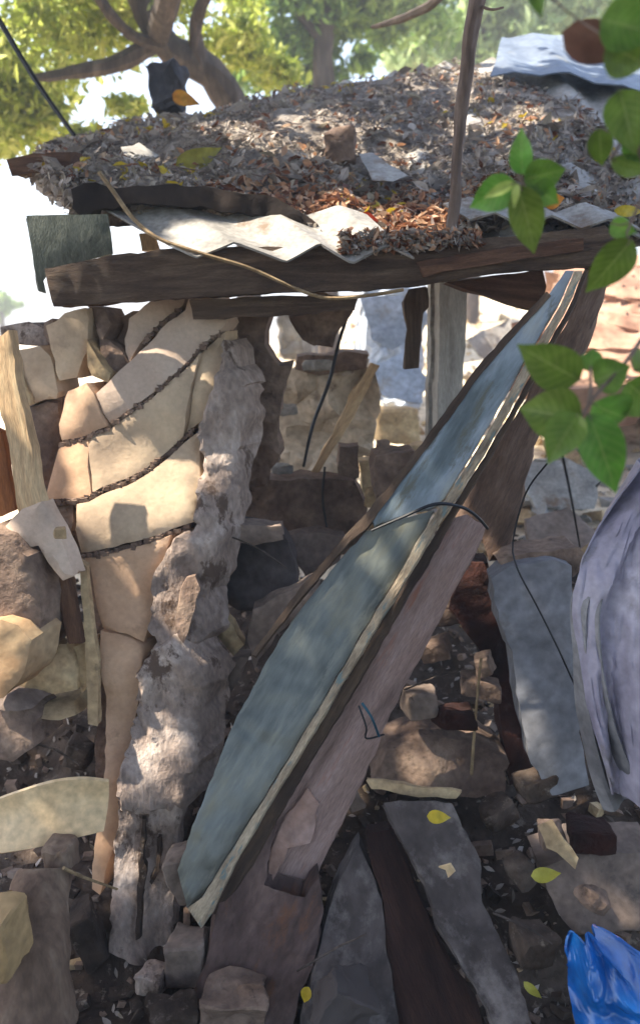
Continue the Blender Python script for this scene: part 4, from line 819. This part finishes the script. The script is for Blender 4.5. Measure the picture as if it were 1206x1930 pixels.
tag(slab('wood_splinter', [(1014, 1560), (1040, 1550), (1052, 1570), (1090, 1620), (1084, 1640), (1050, 1610), (1030, 1600)], PL(1550, 2.05, 1640, 2.0), .015, M_stone, jag=4), 'pale splintered wood chip right of the lichened board', 'wood chip', 'pale wood chips')
tag(slab('wood_splinter', [(690, 1474), (760, 1480), (870, 1494), (860, 1508), (770, 1502), (700, 1490)], PL(1470, 2.26, 1510, 2.24), .02, M_stone, jag=4), 'long pale splinter lying across the head of the lichened board', 'wood chip', 'pale wood chips')
tag(slab('wood_splinter', [(828, 1636), (850, 1630), (858, 1644), (846, 1656), (842, 1642)], PL(1630, 2.05, 1656, 2.04), .006, M_cream, jag=2), 'tiny white chip on the lichened board below the yellow leaf', 'wood chip', 'pale wood chips')
yl = 'yellow leaves on the debris'
leafthing('yellow_leaf', 'yellow leaf lying at the head of the lichened board', 'leaf', 826, 1540, 44, 28, 5, 2.13, M_yleaf, yl, .1, .15, .1)
leafthing('yellow_leaf', 'dull yellow leaf lying in the dark right of the lichened board', 'leaf', 1028, 1649, 56, 32, -4, 1.96, mat('dull_yellow_leaf', ['#8a8430', '#a39d3c', '#b3ad52'], 8, .2, .5, translucent=.2), yl, .1, .15, .1)
leafthing('yellow_leaf', 'narrow yellow leaf near the lower end of the lichened board', 'leaf', 1004, 1868, 50, 20, 45, 1.78, mat('dull_yellow_leaf', []), yl, .2, .15, .1)
leafthing('yellow_leaf', 'yellow leaf at the bottom edge on the mottled plank', 'leaf', 576, 1876, 34, 26, 110, 1.83, M_yleaf, yl, .2, .3, .2)
for i, (x, y, w_, h_, Y, m_, l) in enumerate([(650, 1880, 150, 120, 1.86, M_lich, 'big mottled block at the bottom of the mottled plank'), (440, 1890, 170, 90, 1.9, M_adobe, 'broad brown chunk on the rotten plank at the bottom edge'),
        (330, 1920, 120, 90, 1.88, M_soil, 'dark chunk at the bottom edge below the pier'), (1120, 1690, 70, 34, 1.86, M_adobe, 'brown lump lying on the dark grey slab above the blue bag')]):
    o = rock('debris_stone', x, y, w_, h_, Y, m_, seed=200+i, tilt=rnd.uniform(-30, 30), rough=.02, n=11); tag(o, l, 'stone', 'stones in the dark heap')
sp_ = [((560, 1830), (690, 1760), 1.93, 'grey splinter crossing the mottled plank'), ((60, 1400), (150, 1440), 2.4, 'small stick in the hole left of the wall'),
       ((760, 1300), (880, 1260), 2.5, 'stick lying in the dark hollow right of the weathered board'), ((930, 1720), (1040, 1780), 1.9, 'stick beside the blue bag'), ((430, 1010), (540, 1070), 2.72, 'stick lying over the dark folded slab')]
for (a, b, Y, l) in sp_:
    cable('stick', l, 'stick', [(a[0], a[1], Y), ((a[0]+b[0])/2+4, (a[1]+b[1])/2-5, Y-.02), (b[0], b[1], Y-.05)], [.003, .004, .002], M_bark, 'loose sticks in the debris', 6, .003)
# plastic bag
def bagf(t, v, p): return (0, -.09*sin(t*pi)*sin(v*pi*.8+.3)+.02*sin(t*14+v*5)+.008*sin(v*21-t*6)-.013*abs(noise.noise(Vector((t*5+v*3, v*4, 2))))*2-.003*abs(noise.noise(Vector((t*19, v*17, 5))))*2, 0)
bg_ = loft('plastic_bag', [at(1072, 1762, 1.74), at(1064, 1800, 1.72), at(1070, 1860, 1.7), at(1090, 1940, 1.66), at(1110, 2020, 1.62)],
     [at(1120, 1752, 1.76), at(1220, 1800, 1.74), at(1300, 1860, 1.72), at(1340, 1940, 1.68), at(1340, 2020, 1.64)], 80, 80, M_bag, None, .006, .014, fn=bagf)
tag(bg_, 'shiny blue plastic bag with pink print in the bottom right corner', 'bag')

# ---------------------------------------------------------------- small rubble, stuff
r = random.Random(99); V = []; Fs = []; mi = []
for k in range(5200):
    y = 1.3+r.random()**.8*3.0; x = r.uniform(-1, 1)*(.7+y*.42); z = gz(x, y); s = .004+.024*r.random()**3.2
    q = Matrix.Rotation(r.uniform(0, 6), 3, Vector((r.random(), r.random(), 1)).normalized()); e = (s*r.uniform(.7, 2.2), s, s*r.uniform(.4, .9)); i = len(V)
    for a in (-1, 1):
        for b in (-1, 1):
            for c in (-1, 1): V.append(Vector((x, y, z+s*.3))+q @ Vector((a*e[0]*r.uniform(.6, 1), b*e[1]*r.uniform(.6, 1), c*e[2]*r.uniform(.6, 1))))
    Fs += [[i, i+1, i+3, i+2], [i+4, i+6, i+7, i+5], [i, i+4, i+5, i+1], [i+2, i+3, i+7, i+6], [i, i+2, i+6, i+4], [i+1, i+5, i+7, i+3]]; mi += [0 if r.random() < .5 else (4 if r.random() < .75 else (1 if r.random() < .7 else 2))]*6
pts = []
for k in range(3200):
    y = 1.3+r.random()**.8*4.0; x = r.uniform(-1, 1)*(.7+y*.42); pts.append(Vector((x, y, gz(x, y)+.01)))
v, f = leaf_cloud(pts, .018, 3, Vector((0, -.2, 1)), 1.2); k = len(V); V += v; Fs += [[a+k for a in q] for q in f]; mi += [3]*len(f)
tag(obj('rubble', V, Fs, [M_adobe, M_grey, M_stone, M_dry, M_soil], None, None, False, mi), 'small broken chips and dead leaves strewn over the heap', 'rubble', None, 'stuff')
# sunlit litter and stones beyond
r = random.Random(55); V = []; Fs = []; mi = []
for k in range(1500):
    y = 4+r.random()**1.5*22; x = r.uniform(-.2, 1)*(1+y*.45); z = gz(x, y); s = .02+.07*r.random()**3
    i = len(V); q = Matrix.Rotation(r.uniform(0, 6), 3, Vector((r.random(), r.random(), 1)).normalized())
    for a in (-1, 1):
        for b in (-1, 1):
            for c in (-1, 1): V.append(Vector((x, y, z+s*.3))+q @ Vector((a*s*r.uniform(.6, 1.6), b*s*r.uniform(.6, 1), c*s*.5)))
    Fs += [[i, i+1, i+3, i+2], [i+4, i+6, i+7, i+5], [i, i+4, i+5, i+1], [i+2, i+3, i+7, i+6], [i, i+2, i+6, i+4], [i+1, i+5, i+7, i+3]]; mi += [r.choice((0, 1, 1))]*6
tag(obj('gravel', V, Fs, [M_sheet, M_stone], None, None, False, mi), 'stones strewn over the sunlit ground behind the shack', 'gravel', None, 'stuff')

# ---------------------------------------------------------------- leafy branches hanging in front on the right
def branch(label, twigs, leaves, m=M_leaf):
    t = thing('leafy_branch', label, 'branch', at(*twigs[0][0]), 'green branches hanging in at the right')
    V = []; Fs = []
    for P in twigs:
        v, f = tube_geo([at(*p) for p in P], [.0045, .003, .002], 6, 12); k = len(V); V += v; Fs += [[a+k for a in q] for q in f]
    nodes = [q for P in twigs for q in resample([at(*p) for p in P], 16)]
    for x0, y0, x1, y1, w_, Y, *ex in leaves:
        b0 = at(x0, y0, Y); q = min(nodes, key=lambda n_: (n_-b0).length); v, f = tube_geo([q, (q+b0)/2+Vector((0, 0, -.004)), b0, b0+(at(x1, y1, Y)-b0)*.12], [.0016, .0013, .0012, .001], 5, 8); k = len(V); V += v; Fs += [[a+k for a in z] for z in f]
    obj('twig', V, Fs, M_sap, t)
    for i, (x0, y0, x1, y1, w_, Y, *ex) in enumerate(leaves):
        v, f, u_ = leaf_geo(at(x0, y0, Y), at(x1, y1, Y-.02+.04*(i % 2)), w_*Y/F, .22+.1*(i % 3), .1+.05*(i % 2), (ex[0] if ex else .25*((i % 3)-1)), 12)
        obj('leaf', v, f, ex[1] if len(ex) > 1 else m, t, u_, True, None, None)
    return t
M_leafl = mat('young_leaf', ['#8aa04a', '#a8bb62', '#bccc80'], 9, .2, .45, translucent=.4)
branch('green leaf cluster hanging in front of the roof right of the sapling stem', [[(1000, 240, 1.5), (985, 290, 1.45), (975, 340, 1.42)], [(975, 330, 1.42), (1000, 370, 1.4)]],
       [(984, 330, 978, 244, 42, 1.42), (972, 344, 884, 392, 62, 1.4), (986, 338, 1066, 322, 64, 1.42), (974, 350, 1018, 482, 66, 1.36), (1002, 352, 1050, 382, 50, 1.42), (970, 344, 908, 372, 20, 1.34, .1, M_leafl), (974, 346, 968, 386, 14, 1.34, .1, M_leafl)])
branch('green branch entering at the right edge level with the roof', [[(1260, 180, 1.35), (1190, 240, 1.32), (1150, 300, 1.3)], [(1190, 240, 1.32), (1215, 340, 1.33), (1180, 440, 1.3)]],
       [(1166, 170, 1200, 284, 78, 1.3), (1128, 240, 1134, 318, 44, 1.34), (1150, 420, 1196, 440, 38, 1.34), (1190, 450, 1110, 556, 70, 1.3), (1180, 250, 1240, 300, 60, 1.34), (1150, 300, 1240, 330, 40, 1.34)])
branch('broad green leaves at the top right corner', [[(1260, 60, 1.2), (1200, 60, 1.2), (1140, 70, 1.2)]],
       [(1130, 36, 1240, 60, 90, 1.2), (1140, 80, 1230, 130, 80, 1.22), (1010, -30, 1016, 26, 30, 1.3), (1220, 10, 1150, 20, 40, 1.22, .2, M_bigrust)])
branch('dense green leaf cluster right of the painted board', [[(1260, 560, 1.3), (1180, 680, 1.27), (1110, 760, 1.25), (1060, 860, 1.24)], [(1110, 760, 1.25), (1112, 730, 1.25), (1112, 690, 1.25)]],
       [(1092, 716, 980, 660, 88, 1.24), (1096, 790, 978, 770, 104, 1.22), (1090, 780, 1030, 868, 78, 1.2), (1110, 700, 1114, 650, 46, 1.27), (1118, 720, 1186, 690, 70, 1.27), (1116, 760, 1190, 800, 100, 1.28), (1108, 780, 1170, 932, 88, 1.22), (1196, 700, 1240, 660, 60, 1.3), (1180, 720, 1250, 780, 90, 1.31)])
o = leafthing('dry_leaf', 'blurred red brown dry leaf beside the top right green leaves', 'dry leaf', 1130, 84, 150, 70, 18, 1.28, M_bigrust, dl, .2, .3, .2)

# ---------------------------------------------------------------- hazy air
hb = bpy.data.meshes.new('haze'); X, Y0, Y1, Z0, Z1 = 1000, -8, 1100, -3, 20
hv = [(-X, Y0, Z0), (X, Y0, Z0), (X, Y1, Z0), (-X, Y1, Z0), (-X, Y0, Z1), (X, Y0, Z1), (X, Y1, Z1), (-X, Y1, Z1)]
hb.from_pydata(hv, [], [(3, 2, 1, 0), (4, 5, 6, 7), (0, 1, 5, 4), (1, 2, 6, 5), (2, 3, 7, 6), (3, 0, 4, 7)])
hm = bpy.data.materials.new('hazy_air'); hm.use_nodes = True; t = hm.node_tree; t.nodes.remove(t.nodes['Principled BSDF'])
pv = t.nodes.new('ShaderNodeVolumePrincipled'); pv.inputs['Color'].default_value = (.95, .95, .94, 1); pv.inputs['Density'].default_value = .011; pv.inputs['Anisotropy'].default_value = .3
t.links.new(pv.outputs[0], t.nodes['Material Output'].inputs['Volume']); hb.materials.append(hm)
ho = bpy.data.objects.new('haze', hb); C.objects.link(ho); ho['kind'] = 'stuff'; ho['label'] = 'pale hazy air around the ruin and trees'
